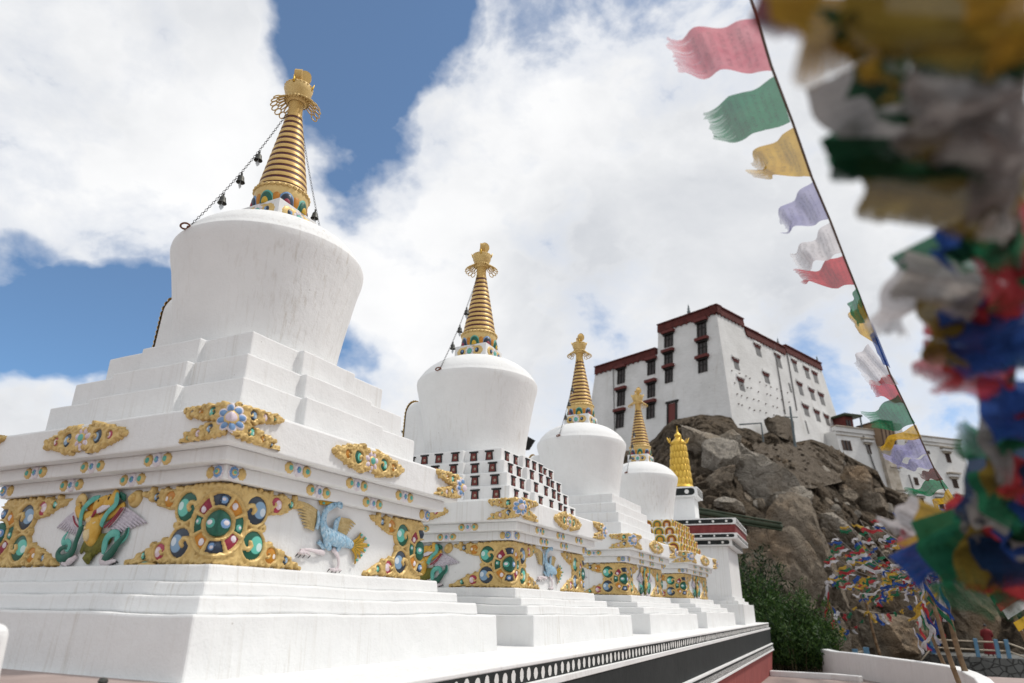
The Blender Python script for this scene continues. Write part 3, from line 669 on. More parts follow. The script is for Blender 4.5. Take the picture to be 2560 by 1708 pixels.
    for sg, xs in ((-1, ((370, 750), (330, 800), (280, 830))), (1, ((640, 780), (700, 820), (780, 815)))):
        b = MB(); T(b, [(xs[0][0], xs[0][1], .01), (xs[1][0], xs[1][1], .025), (xs[2][0], xs[2][1], .015)], [22, 32, 22], 0)
        for k in range(4):
            x, y = xs[2]; T(b, [(x, y, .02), (x+sg*(30-k*16)+4, y+6+k*9-8, .03), (x+sg*(46-k*20), y+12+k*9-8, .02)], [13, 12, 7], 0); T(b, [(x+sg*(46-k*20), y+12+k*9-8, .024), (x+sg*(58-k*22), y+24+k*8-8, .012)], [8, 3], 1)
        parts.append(('foot', b, ['relief_pinkwhite', 'claw_black'], None))
    return parts
def crane_parts(f):
    def q(x, y, w): return ((x-395)/660.0, .222+(628-y)/1065.0, w)
    def T(mb, pts, rad, mi=0, flat=.8, n=10): rel(f, [q(*a) for a in pts], [r/1290.0 for r in (rad if hasattr(rad, '__len__') else [rad]*len(pts))], mb, mi, .01, flat*.62, n)
    parts = []
    b = MB()
    T(b, [(355, 75, .05), (300, 105, .05), (262, 150, .045), (250, 220, .045), (265, 280, .04), (300, 330, .04), (370, 355, .04), (450, 365, .03), (520, 385, .015)], [24, 32, 34, 38, 48, 74, 78, 60, 36])
    T(b, [(330, 80, .06), (355, 88, .065), (372, 100, .055)], [26, 34, 20]); T(b, [(300, 330, .03), (310, 400, .035), (340, 440, .03)], [60, 55, 20]); T(b, [(390, 370, .03), (400, 420, .03), (385, 455, .02)], [44, 34, 14])
    T(b, [(250, 390, .02), (285, 430, .025), (300, 450, .015)], [26, 22, 10])
    parts.append(('body', b, ['crane_blue'], None))
    b = MB(); T(b, [(375, 102, .045), (398, 108, .038)], [13, 4], 0)
    parts.append(('beak', b, ['relief_pinkwhite'], None))
    b = MB(); T(b, [(352, 82, .072), (356, 83, .074)], 9, 0); parts.append(('eye', b, ['claw_black'], None))
    b = MB(); T(b, [(325, 65, .04), (280, 85, .035), (232, 95, .015)], [10, 20, 12]); T(b, [(325, 60, .04), (270, 70, .03), (228, 80, .01)], [8, 18, 10])
    b.dome(f, *q(250, 90, 0)[:2], .013, .010, .03, .012, 1, 12, 3)
    parts.append(('crest', b, ['crane_tail', 'teal'], None))
    b = MB()
    for k in range(9):
        T(b, [(225-k*2, 165+k*18, .02), (140+k*3, 128+k*21, .028), (48+k*12, 105+k*24, .008)], [13, 15, 5], 0, flat=.6)
    T(b, [(215, 155, .03), (225, 220, .035), (220, 300, .03)], [10, 26, 20], 1)
    parts.append(('wing', b, ['crane_wing', 'crane_blue'], None))
    b = MB()
    for k in range(7):
        T(b, [(375, 190+k*22, .022), (460-k*3, 188+k*23, .03), (536-k*15, 208+k*22, .008)], [15, 17, 5], 0, flat=.6)
    T(b, [(385, 178, .035), (352, 225, .045), (350, 290, .04), (360, 330, .03)], [10, 36, 34, 20], 1)
    parts.append(('wing', b, ['crane_wing', 'crane_blue'], None))
    b = MB()
    for k, (x, y) in enumerate(((585, 275), (628, 305), (665, 368), (632, 425), (600, 480), (560, 530))):
        T(b, [(515, 362+k*10, .02), ((515+x)/2+6, (372+y)/2+4, .03), (x, y, .012)], [13, 25, 14], 0, flat=.5)
        xx, yy = x*.82+515*.18, y*.82+372*.18
        b.dome(f, *q(xx, yy, 0)[:2], .013, .011, .035, .012, 1, 12, 3); T(b, [(520, 365+k*10, .042), (xx*.8+515*.2, yy*.8+372*.2, .045)], 3, 2, .8)
    parts.append(('tail_fan', b, ['crane_tail', 'teal', 'leaf_green'], None))
    for pts, toe in ((((360, 430, .02), (400, 490, .03), (415, 560, .025), (400, 590, .02)), (395, 592)), (((300, 470, .02), (250, 470, .03), (180, 462, .025), (130, 475, .02)), (140, 475))):
        b = MB(); T(b, list(pts), [30, 22, 15, 16], 0)
        x, y = toe
        for dx, dy in ((-45, 0), (-22, 14), (8, 16), (45, 2)) if x > 300 else ((-28, 25), (-8, 32), (22, 30), (60, 28)):
            T(b, [(x, y, .02), (x+dx*.6, y+dy*.5, .035), (x+dx, y+dy, .02)], [13, 14, 9], 0); T(b, [(x+dx, y+dy, .026), (x+dx-6, y+dy+22, .012)], [7, 3], 1)
        parts.append(('leg', b, ['relief_pinkwhite', 'claw_black'], None))
    return parts

# ------------------------------------------------------------------ the stupas
CACHE = {}
def wobble(me, cuts, amp):
    bm = bmesh.new(); bm.from_mesh(me); es = [e for e in bm.edges if e.calc_length() > .3]
    bmesh.ops.subdivide_edges(bm, edges=es, cuts=cuts, use_grid_fill=True)
    for v in bm.verts:
        p = v.co; v.co = p+Vector((mnoise.noise(p*1.7), mnoise.noise(p*1.7+Vector((9, 2, 5))), mnoise.noise(p*1.7+Vector((3, 8, 1)))))*amp+Vector((mnoise.noise(p*6), mnoise.noise(p*6+Vector((9, 2, 5))), mnoise.noise(p*6+Vector((3, 8, 1)))))*amp*.5
    bm.to_mesh(me); bm.free(); return me
def cached(key, fn):
    if key not in CACHE: CACHE[key] = fn()
    return CACHE[key]
def plan(h, b, p):
    pts = []
    for k in range(4):
        c, s = [(1, 0), (0, 1), (-1, 0), (0, -1)][k]
        for x, y in ((-h, -h), (-b, -h), (-b, -h-p), (b, -h-p), (b, -h)):
            pts.append((x*c-y*s, x*s+y*c))
    return pts
def stupa_base():
    mb = MB()
    def fr(h0, h1, z0, z1): mb.box((-h0, -h0, z0), (h0, h0, z1), 0, (-h1, -h1), (h1, h1))
    fr(1.722, 1.704, -.46, -.055); fr(1.578, 1.566, -.056, .040); fr(1.440, 1.430, .038, .120); fr(1.304, 1.294, .118, .222)
    me = wobble(mb.fix(mb.mesh('plinth', ['white'])), 24, .009); return me
def stupa_frieze():
    mb = MB(); mb.box((-HF, -HF, .215), (HF, HF, .748)); return mb.fix(mb.mesh('frieze', ['white']))
def stupa_cornice():
    mb = MB(); mb.box((-1.222, -1.222, .745), (1.222, 1.222, .846)); mb.box((-1.318, -1.318, .843), (1.318, 1.318, .940)); mb.box((-HS, -HS, .938), (HS, HS, 1.182)); mb.box((-HS+.05, -HS+.05, 1.18), (HS-.05, HS-.05, 1.205)); return wobble(mb.fix(mb.mesh('cornice', ['white'])), 20, .005)
TIERS = {'a': [(1.088, 1.20, 1.496, .50), (.988, 1.49, 1.722, .43), (.842, 1.716, 1.975, .34)],
         'b': [(1.107, 1.20, 1.397, .50), (1.032, 1.391, 1.573, .45), (.954, 1.567, 1.744, .40), (.866, 1.738, 1.920, .34)],
         'c': [(1.107, 1.20, 1.425, 0), (1.055, 1.42, 1.60, 0), (1.002, 1.595, 1.775, 0), (.912, 1.77, 1.95, 0)]}
TIERS['d'] = TIERS['c']
def stupa_tiers(k):
    mb = MB()
    for i, (h, z0, z1, b) in enumerate(TIERS[k]):
        if b: mb.prism(plan(h, b, .06), z0, z1)
        else: mb.box((-h, -h, z0), (h, h, z1))
    return wobble(mb.fix(mb.mesh('stepped_tiers', ['white'])), 9, .006 if k != 'd' else .002)
def stupa_dome():
    mb = MB()
    prof = [(.705, 1.95), (.716, 2.05), (.742, 2.25), (.775, 2.45), (.812, 2.65), (.850, 2.85), (.886, 2.99), (.896, 3.05), (.893, 3.085), (.880, 3.108), (.866, 3.122), (.852, 3.152), (.815, 3.205), (.755, 3.270), (.68, 3.330), (.59, 3.385), (.49, 3.430), (.40, 3.458), (.30, 3.478), (.0, 3.49)]
    mb.lathe(prof, 96); me = mb.fix(mb.mesh('dome', ['white_dome'])); autosmooth(me, 24); return me
def stupa_niche():
    mb = MB(); pts = []
    for i in range(17):
        a = PI*i/16; pts.append((.31*math.cos(a), 2.66+.29*math.sin(a)))
    poly = [(-.33, 1.96)]+[(x*-1, z) for x, z in pts]+[(.33, 1.96)]
    poly = [(-.33, 1.96)]+pts[::-1]+[(.33, 1.96)]
    n = len(poly); vs = [(x, .45, z) for x, z in poly]+[(x, 1.05, z) for x, z in poly]
    mb.add(vs, [tuple(range(n)), tuple(range(n, 2*n))]+[(i, (i+1) % n, n+(i+1) % n, n+i) for i in range(n)], 0)
    tr = [(x*.93, 1.05, z) for x, z in poly]
    return mb.fix(mb.mesh('niche', ['white_dome'])), tr
def stupa_box():
    mb = MB(); a = .265
    mb.box((-a+.03, -a+.03, 3.40), (a-.03, a-.03, 3.455)); mb.box((-a, -a, 3.452), (a, a, 3.668)); return mb.fix(mb.mesh('neck_box', ['white']))
def stupa_cone():
    mb = MB(); n = 13; prof = []; mats = []
    za, zb, ra, rb = 3.905, 4.905, .252, .079
    prof.append((.235, 3.86))
    for i in range(n):
        t0, t1 = i/n, (i+1)/n; tm = t0+(t1-t0)*.37
        r = lambda t: ra+(rb-ra)*t
        z = lambda t: za+(zb-za)*t
        prof += [(r(t0)-.0015, z(t0)), (r(tm)-.0015, z(tm)), (r(tm)+.002, z(tm)+.003), (r((tm+t1)/2)+.0035, z((tm+t1)/2)), (r(t1)+.002, z(t1)-.003)]
    mats = [0]
    k = len(prof)-1; mats = []
    for j in range(k):
        q = (j-1) % 5
        mats.append(1 if (j >= 1 and q in (0,)) or (j >= 1 and q == 4) else 0)
    mb.lathe(prof, 56, mats=mats)
    mb.lathe([(.079, 4.90), (.074, 4.98), (.078, 5.06), (.10, 5.085)], 40, 0)
    me = mb.fix(mb.mesh('ringed_spire', ['gold_cone', 'ring_red'])); autosmooth(me, 50); return me
def stupa_lotus():
    mb = MB(); mb.lathe([(.20, 3.665), (.235, 3.70), (.262, 3.78), (.268, 3.86), (.262, 3.905), (.24, 3.93)], 48, 0)
    for i in range(30):
        a = 2*PI*i/30
        f = lambda u, v, w, a=a: ((.264+w)*math.cos(a+u/.264), (.264+w)*math.sin(a+u/.264), v)
        mb.dome(f, 0, 3.885, .026, .022, 0, .022, 0, 10, 3)
    me = mb.fix(mb.mesh('lotus_base', ['gold'])); autosmooth(me, 60); return me
def lotus_petal(kind):
    mb = MB(); f = lambda u, v, w: ((.250+w+.10*(v-3.70))*math.cos(u/.262), (.250+w+.10*(v-3.70))*math.sin(u/.262), max(v, 3.660))
    if kind == 3:
        mb.dome(f, 0, 3.73, .055, .085, -.02, .035, 0, 18, 4); mats = ['tile_orange']
    else:
        mb.dome(f, 0, 3.70, .098, .135, -.02, .042, 0, 24, 5); mb.dome(f, 0, 3.69, .070, .105, .006, .026, 1, 22, 4); mb.dome(f, 0, 3.675, .036, .058, .024, .016, 2, 18, 3)
        mats = [['teal', 'deep_green', 'tile_yellow'], ['petal_blue', 'navy_gem', 'relief_maroon']][kind % 2]
    return mb.fix(mb.mesh('lotus_petal', mats, True))
def stupa_crown():
    mb = MB()
    prof = [(.085, 5.06), (.118, 5.085), (.126, 5.11), (.112, 5.125), (.118, 5.15), (.140, 5.20), (.150, 5.262), (.146, 5.285), (.11, 5.29), (.0, 5.295)]
    mb.lathe(prof, 48)
    for i in range(22):
        a = 2*PI*i/22; f = lambda u, v, w, a=a: ((.122+w)*math.cos(a+u/.12), (.122+w)*math.sin(a+u/.12), v)
        mb.dome(f, 0, 5.10, .016, .024, -.002, .014, 0, 8, 3)
        f2 = lambda u, v, w, a=a: ((.148+w)*math.cos(a+u/.15), (.148+w)*math.sin(a+u/.15), v)
        mb.dome(f2, 0, 5.272, .015, .014, -.002, .010, 0, 8, 2)
    me = mb.fix(mb.mesh('parasol_crown', ['gold'])); autosmooth(me, 50); return me
def crown_fan(ac):
    mb = MB()
    for k in range(7):
        a = ac+(k-3)*.29
        def P_(t, s): # t along radius, s sideways
            r = .110+.150*t; aa = a+s/(.13+.10*t); return (r*math.cos(aa), r*math.sin(aa), 5.115-.115*t)
        for (t0, t1, w) in ((.0, .60, .018), (.58, 1.0, .029)):
            loop = []
            for i in range(13):
                q = 2*PI*i/12; loop.append(P_((t0+t1)/2-(t1-t0)/2*math.cos(q), w*math.sin(q)))
            mb.tube(loop, .0068, 6, 0, cap=False)
        pass
    return mb.fix(mb.mesh('crown_fan', ['gold'], True))
def sun_moon():
    out = []; n = 28; th = .020
    mb = MB(); poly = []
    for i in range(n+1):
        a = PI*1.12*(i/n)-PI*.56-PI/2; poly.append((.125*math.cos(a), 5.405+.125*math.sin(a)))
    for i in range(n+1):
        a = PI*.56-PI/2-PI*1.12*(i/n); poly.append((.094*math.cos(a)*1.12, 5.438+.094*math.sin(a)))
    N = len(poly); vs = [(x, -th*2, z) for x, z in poly]+[(x, th*2, z) for x, z in poly]
    fs = [(i, (i+1) % N, N+(i+1) % N, N+i) for i in range(N)]
    for i in range(n): fs += [(i, i+1, N-2-i, N-1-i), (N+i, N+N-1-i, N+N-2-i, N+i+1)]
    mb.add(vs, fs, 0); cres = mb.fix(mb.mesh('crescent_moon', ['gold_cone']))
    mb = MB(); vs = []
    for sg in (-1, 1):
        vs += [(.072*math.cos(2*PI*i/32), sg*.02, 5.435+.088*math.sin(2*PI*i/32)) for i in range(32)]
    mb.add(vs, [tuple(range(32)), tuple(range(32, 64))]+[(i, (i+1) % 32, 32+(i+1) % 32, 32+i) for i in range(32)])
    sun = mb.fix(mb.mesh('sun_disc', ['gold_cone']))
    mb = MB()
    for i in range(4):
        a = 2*PI*i/4+.4
        mb.tube([(.14*math.cos(a), .14*math.sin(a), 5.25), (.155*math.cos(a), .155*math.sin(a), 5.28), (.17*math.cos(a), .17*math.sin(a), 5.325)], [.016, .012, .002], 6)
    return cres, sun, mb.fix(mb.mesh('crown_leaf', ['gold_leaf'], True))
def box_ornament(left):
    a = .265; f = face_map(a, left); mb = MB()
    mb.dome(f, 0, 3.56, .232, .092, -.006, .020, 0, 40, 4, shape=lambda q: (1-.18*abs(math.sin(q))**2*0+.03*math.sin(17*q)))
    for sg in (-1, 1):
        mb.dome(f, sg*.13, 3.56, .085, .080, -.004, .020, 0, 26, 4, shape=lambda q: (1+.05*math.sin(11*q))); mb.dome(f, sg*.125, 3.562, .036, .042, .008, .018, 1, 16, 4); mb.dome(f, sg*.118, 3.568, .016, .02, .022, .008, 2, 12, 3)
    for k in range(9):
        q = 2*PI*k/9; mb.dome(f, .055*math.cos(q), 3.56+.06*math.sin(q), .026, .028, 0, .02, 3, 10, 3)
    mb.dome(f, 0, 3.56, .042, .046, .012, .022, 4, 18, 4)
    return mb.fix(mb.mesh('box_scrollwork', ['gold', 'navy_gem', 'petal_blue', 'petal_white', 'teal'], True))

def add_ornament(name, data, stupa, h, rz, lite=False):
    me, G, extra, t = data
    o = put(name, me, stupa, rz=rz)
    for (u, v, r, c) in G:
        put('gem', gem_me(c), o, mw=gem_matrix(h, u, v, t*.75, r*1.02, r*1.02, .009, flip=(u < 0)))
    for n_, m_ in extra: put(n_, m_, o)
    return o
def window_me():
    mb = MB(); f = lambda u, v, w: (u, -w, v)
    def trap(w0, w1, z0, z1, d0, d1, mi):
        vs = [f(-w0, z0, d0), f(w0, z0, d0), f(w1, z1, d0), f(-w1, z1, d0), f(-w0, z0, d1), f(w0, z0, d1), f(w1, z1, d1), f(-w1, z1, d1)]
        mb.add(vs, [(0, 1, 2, 3), (4, 5, 6, 7), (0, 1, 5, 4), (1, 2, 6, 5), (2, 3, 7, 6), (3, 0, 4, 7)], mi)
    trap(.052, .043, -.058, .045, -.008, .011, 0); trap(.062, .064, .045, .062, -.008, .016, 0)
    trap(.036, .030, -.056, .036, -.008, .014, 1)
    mb.dome(f, .006, -.012, .018, .020, .013, .006, 2, 14, 3)
    return mb.fix(mb.mesh('window', ['window_black', 'window_red', 'window_disc']))
def tile_me(w, hgt, alt):
    mb = MB(); f = lambda u, v, d: (u, -d, v)
    def arch(wd, z0, z1, d0, d1, mi):
        pts = [(-wd, z0), (wd, z0)]+[(wd*math.cos(PI*i/10), z1-wd*.9+wd*.9*math.sin(PI*i/10)) for i in range(11)]
        n = len(pts); mb.add([f(x, z, d0) for x, z in pts]+[f(x, z, d1) for x, z in pts], [tuple(range(n)), tuple(range(n, 2*n))]+[(i, (i+1) % n, n+(i+1) % n, n+i) for i in range(n)], mi)
    arch(w*.47, 0, hgt*.98, -.004, .012, 0); arch(w*.37, 0, hgt*.84, 0, .016, 1); arch(w*.26, 0, hgt*.68, 0, .020, 2); arch(w*.13, .005, hgt*.52, 0, .028, 3 if alt else 0)
    for x in (-w*.5, w*.5): mb.dome(f, x, hgt*.93, w*.09, hgt*.08, -.003, .014, 3 if alt else 0, 8, 2)
    return mb.fix(mb.mesh('niche_tile', ['tile_yellow', 'tile_green' if not alt else 'tile_maroon', 'tile_orange', 'tile_pale']))

def link_chain(pts, step=.030):
    mb = MB(); acc = 0; k = 0
    L = [0]
    for a, b in zip(pts, pts[1:]): L.append(L[-1]+(b-a).length)
    n = int(L[-1]/step)
    for i in range(n):
        d = (i+.5)*step; j = max(q for q in range(len(pts)-1) if L[q] <= d); t = (d-L[j])/(L[j+1]-L[j]); p = pts[j].lerp(pts[j+1], t)
        ax = (pts[j+1]-pts[j]).normalized(); side = ax.cross(Vector((0, 0, 1)))
        side = side.normalized() if side.length > .1 else Vector((1, 0, 0))
        o2 = side if i % 2 else ax.cross(side).normalized()
        mb.torus(p, .0165, .0027, ax, o2, 8, 4, 0, .6)
    return mb
def bell_obj(loc, label, group):
    t = empty('bell', loc, random.uniform(0, 6), label, 'bell', group); t.scale = (.82, .82, .82)
    mb = MB(); mb.lathe([(.0, 0.02), (.012, .02), (.012, -.005), (.022, -.012), (.034, -.03), (.038, -.06), (.044, -.085), (.052, -.10), (.050, -.104), (.044, -.10), (.034, -.06), (.0, -.04)], 20); mb.torus((0, 0, .026), .012, .004, (1, 0, 0), (0, 0, 1), 8, 5)
    b = mb.build('bell_body', ['bronze'], t); autosmooth(b.data, 45)
    mb = MB(); mb.tube([(0, 0, -.045), (0, 0, -.12)], .003, 5); vs = []
    poly = [(0, -.115), (.022, -.13), (.026, -.150), (.012, -.175), (0, -.19), (-.012, -.175), (-.026, -.150), (-.022, -.13)]
    n = len(poly); mb.add([(x, -.002, z) for x, z in poly]+[(x, .002, z) for x, z in poly], [tuple(range(n)), tuple(range(n, 2*n))]+[(i, (i+1) % n, n+(i+1) % n, n+i) for i in range(n)])
    mb.build('clapper', ['pale_metal'], t)
    return t

SX = [4.423, 8.655, 13.03, 17.37]; SZ = [0, -.006, .012, .045]; SY = 4.844
LAB = ['nearest and tallest white stupa, plain stepped tiers without windows, gold ringed spire and crescent top',
       'second white stupa from the left, whose stepped tiers carry small dark red windows',
       'third white stupa in the row, plain square steps, spire against the cloudy sky',
       'fourth white stupa, its stepped tiers covered in yellow and green arched tiles']
ORD = ['nearest', 'second', 'third', 'fourth']
for k in range(4):
    S = empty('stupa', (SX[k], SY, SZ[k]), 0, LAB[k], 'stupa', 'white stupas in a row on the terrace')
    put('plinth', cached('pl', stupa_base), S, bevel=.014)
    put('frieze', cached('fr', stupa_frieze), S, bevel=.01)
    put('cornice', cached('co', stupa_cornice), S, bevel=.012)
    kind = 'abcd'[k]
    tr = put('stepped_tiers', cached('ti'+kind, lambda: stupa_tiers(kind)), S, bevel=.012)
    put('dome', cached('do', stupa_dome), S)
    nme, trim = cached('ni', stupa_niche)
    nb = put('niche', nme, S, bevel=.03, seg=3)
    def trimf():
        mb = MB()
        for i in range(len(trim)-1):
            a, b = Vector(trim[i]), Vector(trim[i+1])
            m = max(1, int((b-a).length/.05))
            for j in range(m):
                p = a.lerp(b, j/m); f = lambda u, v, w, p=p: (p.x+u, 1.045+w, p.z+v); mb.dome(f, 0, 0, .035, .035, 0, .030, 0, 10, 3)
        return mb.fix(mb.mesh('niche_trim', ['gold'], True))
    put('niche_trim', cached('nt', trimf), nb)
    bx = put('neck_box', cached('bx', stupa_box), S, bevel=.008)
    for l in (True, False): put('box_scrollwork', cached('bo%d' % l, lambda: box_ornament(l)), bx)
    lo = put('lotus_base', cached('lo', stupa_lotus), S)
    for i in range(8):
        a = 2*PI*i/8+PI/8*.6
        put('lotus_petal', cached('lp%d' % (i % 2), lambda: lotus_petal(i % 2)), lo, rz=a)
        put('lotus_petal', cached('lp3', lambda: lotus_petal(3)), lo, rz=a+PI/8)
    put('ringed_spire', cached('sp', stupa_cone), S)
    cw = put('parasol_crown', cached('cw', stupa_crown), S)
    for i, a in enumerate((2.0, 2.0-PI)): put('crown_fan', cached('cf%d' % i, lambda: crown_fan(a)), cw)
    cres, sun, leaf = cached('sm', sun_moon)
    put('crown_leaf', leaf, cw)
    put('crescent_moon', cres, S, rz=.55); put('sun_disc', sun, S, loc=(.03, -.03, 0), rz=-.8)
    # corner ornaments: front corner and the two side corners that can be seen
    WD = cached('wd', wheel_ornament_data); SD = cached('sd', slab_corner_data)
    for rz in (0, PI/2, -PI/2):
        add_ornament('wheel_ornament', WD, S, HF, rz); add_ornament('corner_scrollwork', SD, S, HS, rz)
    for uc in (-HS, HS): add_ornament('oval_scrollwork', cached('mid%.1f' % uc, lambda: slab_mid_data(uc)), S, HS, 0)
    mats_s = ['gold', 'petal_white', 'petal_blue', 'teal']
    for u in (.64, 1.31, 1.97):
        for sg in (1, -1):
            put('flower_boss', cached('sa%.2f' % (sg*u), lambda: (lambda mb: mb.fix(mb.mesh('flower_boss', mats_s, True)))(small_mb(1.318, sg*u, .892))), S)
    for u in (.89, 1.56):
        for sg in (1, -1):
            put('flower_boss', cached('sb%.2f' % (sg*u), lambda: (lambda mb: mb.fix(mb.mesh('flower_boss', mats_s, True)))(small_mb(1.222, sg*u, .796))), S)
    for rz in (0, PI/2, -PI/2):
        put('corner_flowers', cached('sc', lambda: (lambda mb: mb.fix(mb.mesh('corner_flowers', mats_s, True)))(small_corner(1.222, .796))), S, rz=rz)
    # animals: winged figure on the left face, crane (or winged figure) on the right
    def relief(key, parts_fn, left, name):
        def mk():
            return [(n_, (lambda m_: m_)(mb.fix(mb.mesh(n_, mats_, True)))) for n_, mb, mats_, _ in parts_fn(face_map(HF, left))]
        L = cached(key, mk); root = put(name, L[0][1], S)
        for n_, m_ in L[1:]: put(n_, m_, root)
    relief('gl', garuda_parts, True, 'winged_figure_relief')
    if k < 2: relief('cr', crane_parts, False, 'crane_relief')
    else: relief('gr', garuda_parts, False, 'winged_figure_relief')
    if k == 1:
        wme = cached('win', window_me)
        for (h, z0, z1, b) in TIERS['b']:
            zc = (z0+z1)/2+.004
            for face in (0, -1):           # right face (-Y), left face (-X)
                seg = h-b
                xs = [(-h+seg*.30, h), (-h+seg*.76, h), (-b+b*.36, h+.06), (b*.06, h+.06), (b-b*.30, h+.06), (h-seg*.70, h), (h-seg*.26, h)]
                for j, (x, d) in enumerate(xs):
                    x += random.uniform(-.012, .012)
                    if face == 0: mw = Matrix.Translation((x, -d, zc))
                    else: mw = Matrix.Rotation(-PI/2, 4, 'Z') @ Matrix.Translation((-x, -d, zc))
                    put('window', wme, tr, mw=mw)
    if k == 3:
        for (h, z0, z1, b) in TIERS['d']:
            n = 8; w = 2*h/n
            for face in (0, -1):
                for j in range(n):
                    x = -h+w*(j+.5)
                    tm = cached('tile%.3f%d' % (h, j % 2), lambda: tile_me(w, z1-z0, j % 2))
                    put('niche_tile', tm, tr, mw=(Matrix.Rotation(-PI/2 if face else 0, 4, 'Z') @ Matrix.Translation((x, -h, z0))))
    # chains with bells
    for ci, ang in enumerate((math.radians(172), math.radians(-6))):
        a = Vector((SX[k]+.085*math.cos(ang), SY+.085*math.sin(ang), 4.90+SZ[k])); e = Vector((SX[k]+.885*math.cos(ang), SY+.885*math.sin(ang), 3.10+SZ[k]))
        pts = [a.lerp(e, t/12)+Vector((0, 0, -.09*math.sin(PI*t/12))) for t in range(13)]
        side = 'left' if ci == 0 else 'far right'
        ch = link_chain(pts).build('bell_chain', ['chain_iron'], None, True, fix=False)
        tag(ch, '%s iron chain from spire to dome edge of the %s stupa' % (side, ORD[k]), 'chain', 'iron chains on the stupa spires')
        d = Vector((math.cos(ang), math.sin(ang), 0)); tv = Vector((-d.y, d.x, 0))
        mb = MB(); mb.torus(e+d*.03, .038, .009, d, tv*.9+Vector((0, 0, .35)), 16, 6); mb.tube([e-d*.05, e+d*.01], .016, 8)
        put('chain_hook', mb.mesh('chain_hook', ['rust'], True), ch)
        for bi, t in enumerate((.31, .49, .67) if ci == 0 else (.45, .70)):
            i = int(t*12); p = pts[i].lerp(pts[i+1], t*12-i)
            word = (('upper', 'middle', 'lower') if ci == 0 else ('upper', 'lower'))[bi]
            bell_obj(p-Vector((0, 0, .045)), '%s dark bronze bell on the %s chain of the %s stupa' % (word, side, ORD[k]), 'bronze bells hanging on the spire chains')

# ------------------------------------------------------------------ fifth shrine with the gilded cylinder
S5 = empty('pillar_shrine', (21.72, 4.82, 0), math.radians(3.5), 'tall white shrine at the row end with red banded cornice and gilded cylinder top', 'shrine')
mb = MB()
mb.box((-1.66, -1.66, -.40), (1.66, 1.66, .20), 0, (-1.65, -1.65), (1.65, 1.65)); mb.box((-1.52, -1.52, .198), (1.52, 1.52, .285)); mb.box((-1.42, -1.42, .283), (1.42, 1.42, .385))
mb.build('plinth', ['white'], S5, bevel=.012)
mb = MB(); mb.box((-1.37, -1.37, .38), (1.37, 1.37, 1.70), 0, (-1.35, -1.35), (1.35, 1.35)); mb.build('shaft', ['white'], S5, bevel=.012)
def banded(mb, h, z0, z1, dots, edge=.03):
    mb.box((-h, -h, z0), (h, h, z1), 0)
    for sgn in range(4):
        c, s = [(1, 0), (0, 1), (-1, 0), (0, -1)][sgn]; T_ = lambda x, y, z: (x*c-y*s, x*s+y*c, z)
        zm = (z0+z1)/2; hh = (z1-z0)/2-edge; L = h-.07
        poly = [(-L+hh*(1-math.cos(a))*1.0, zm+hh*math.sin(a)) for a in np.linspace(-PI/2, PI/2, 7)[::-1]] if dots else [(-L, zm+hh), (-L, zm-hh)]
        poly += [(L-hh*(1-math.cos(a)), zm+hh*math.sin(a)) for a in np.linspace(-PI/2, PI/2, 7)] if dots else [(L, zm-hh), (L, zm+hh)]
        mb.add([T_(x, -h-.004, z) for x, z in poly], [tuple(range(len(poly)))], 1)
        if dots:
            n = int(2*L/.34)
            for i in range(n):
                x = -L+(i+.5)*2*L/n; r = min(hh*.62, .085)
                mb.add([T_(x+r*math.cos(2*PI*q/16), -h-.008, zm+r*math.sin(2*PI*q/16)) for q in range(16)], [tuple(range(16))], 2)
        else:
            n = int(2*L/.10)
            for i in range(n):
                x = -L+(i+.5)*2*L/n; w = .017
                mb.add([T_(x-w, -h-.008, zm-hh*.95), T_(x+w, -h-.008, zm-hh*.95), T_(x+w, -h-.008, zm+hh*.95), T_(x-w, -h-.008, zm+hh*.95)], [(0, 1, 2, 3)], 2)
def banded2(mb, h, z0, z1):      # dots on the -X face, dashes on the -Y face
    a = MB(); banded(a, h, z0, z1, True); b = MB(); banded(b, h, z0, z1, False)
    bm = MB(); bm.box((-h, -h, z0), (h, h, z1), 0)
    for src, test in ((a, lambda c: c[0] < -h+.001), (b, lambda c: c[1] < -h+.001), (b, lambda c: c[0] > h-.001)):
        for f_, m_ in zip(src.f, src.m):
            if m_ == 0: continue
            vs = [src.v[i] for i in f_]
            cx_ = [sum(v[j] for v in vs)/len(vs) for j in range(2)]
            if test(cx_): bm.add(vs, [tuple(range(len(vs)))], m_)
    mb.add(bm.v, bm.f, 0); mb.m[-len(bm.f):] = bm.m
for z0, z1, h in ((1.70, 1.875, 1.50), (1.873, 2.02, 1.665), (2.25, 2.42, 1.665)):
    mb = MB(); banded2(mb, h, z0, z1); mb.build('dotted_band', ['white', 'black_paint', 'dot_white'], S5, fix=False)
mb = MB(); mb.box((-1.63, -1.63, 2.018), (1.63, 1.63, 2.252)); mb.build('red_band', ['maroon_paint'], S5)
mb = MB(); mb.box((-.62, -.62, 2.418), (.62, .62, 2.50)); mb.box((-.50, -.50, 2.498), (.50, .50, 2.58)); mb.box((-.42, -.42, 2.578), (.42, .42, 3.20), 0, (-.41, -.41), (.41, .41)); mb.build('upper_shaft', ['white'], S5, bevel=.01)
mb = MB(); banded2(mb, .545, 3.22, 3.49); mb.build('dotted_band', ['white', 'black_paint', 'dot_white'], S5, fix=False)
mb = MB(); mb.box((-.47, -.47, 3.198), (.47, .47, 3.222)); mb.box((-.40, -.40, 3.488), (.40, .40, 3.53)); mb.build('ledge', ['white'], S5)
mb = MB()
rows = 6
prof = [(.375, 3.525), (.39, 3.56), (.345, 3.64)]
for i in range(rows):
    z = 3.66+i*.205; r = .325-.018*i; prof += [(r+.012, z), (r+.004, z+.10), (r-.012, z+.20)]
prof += [(.225, 4.90)]
mb.lathe(prof, 48)
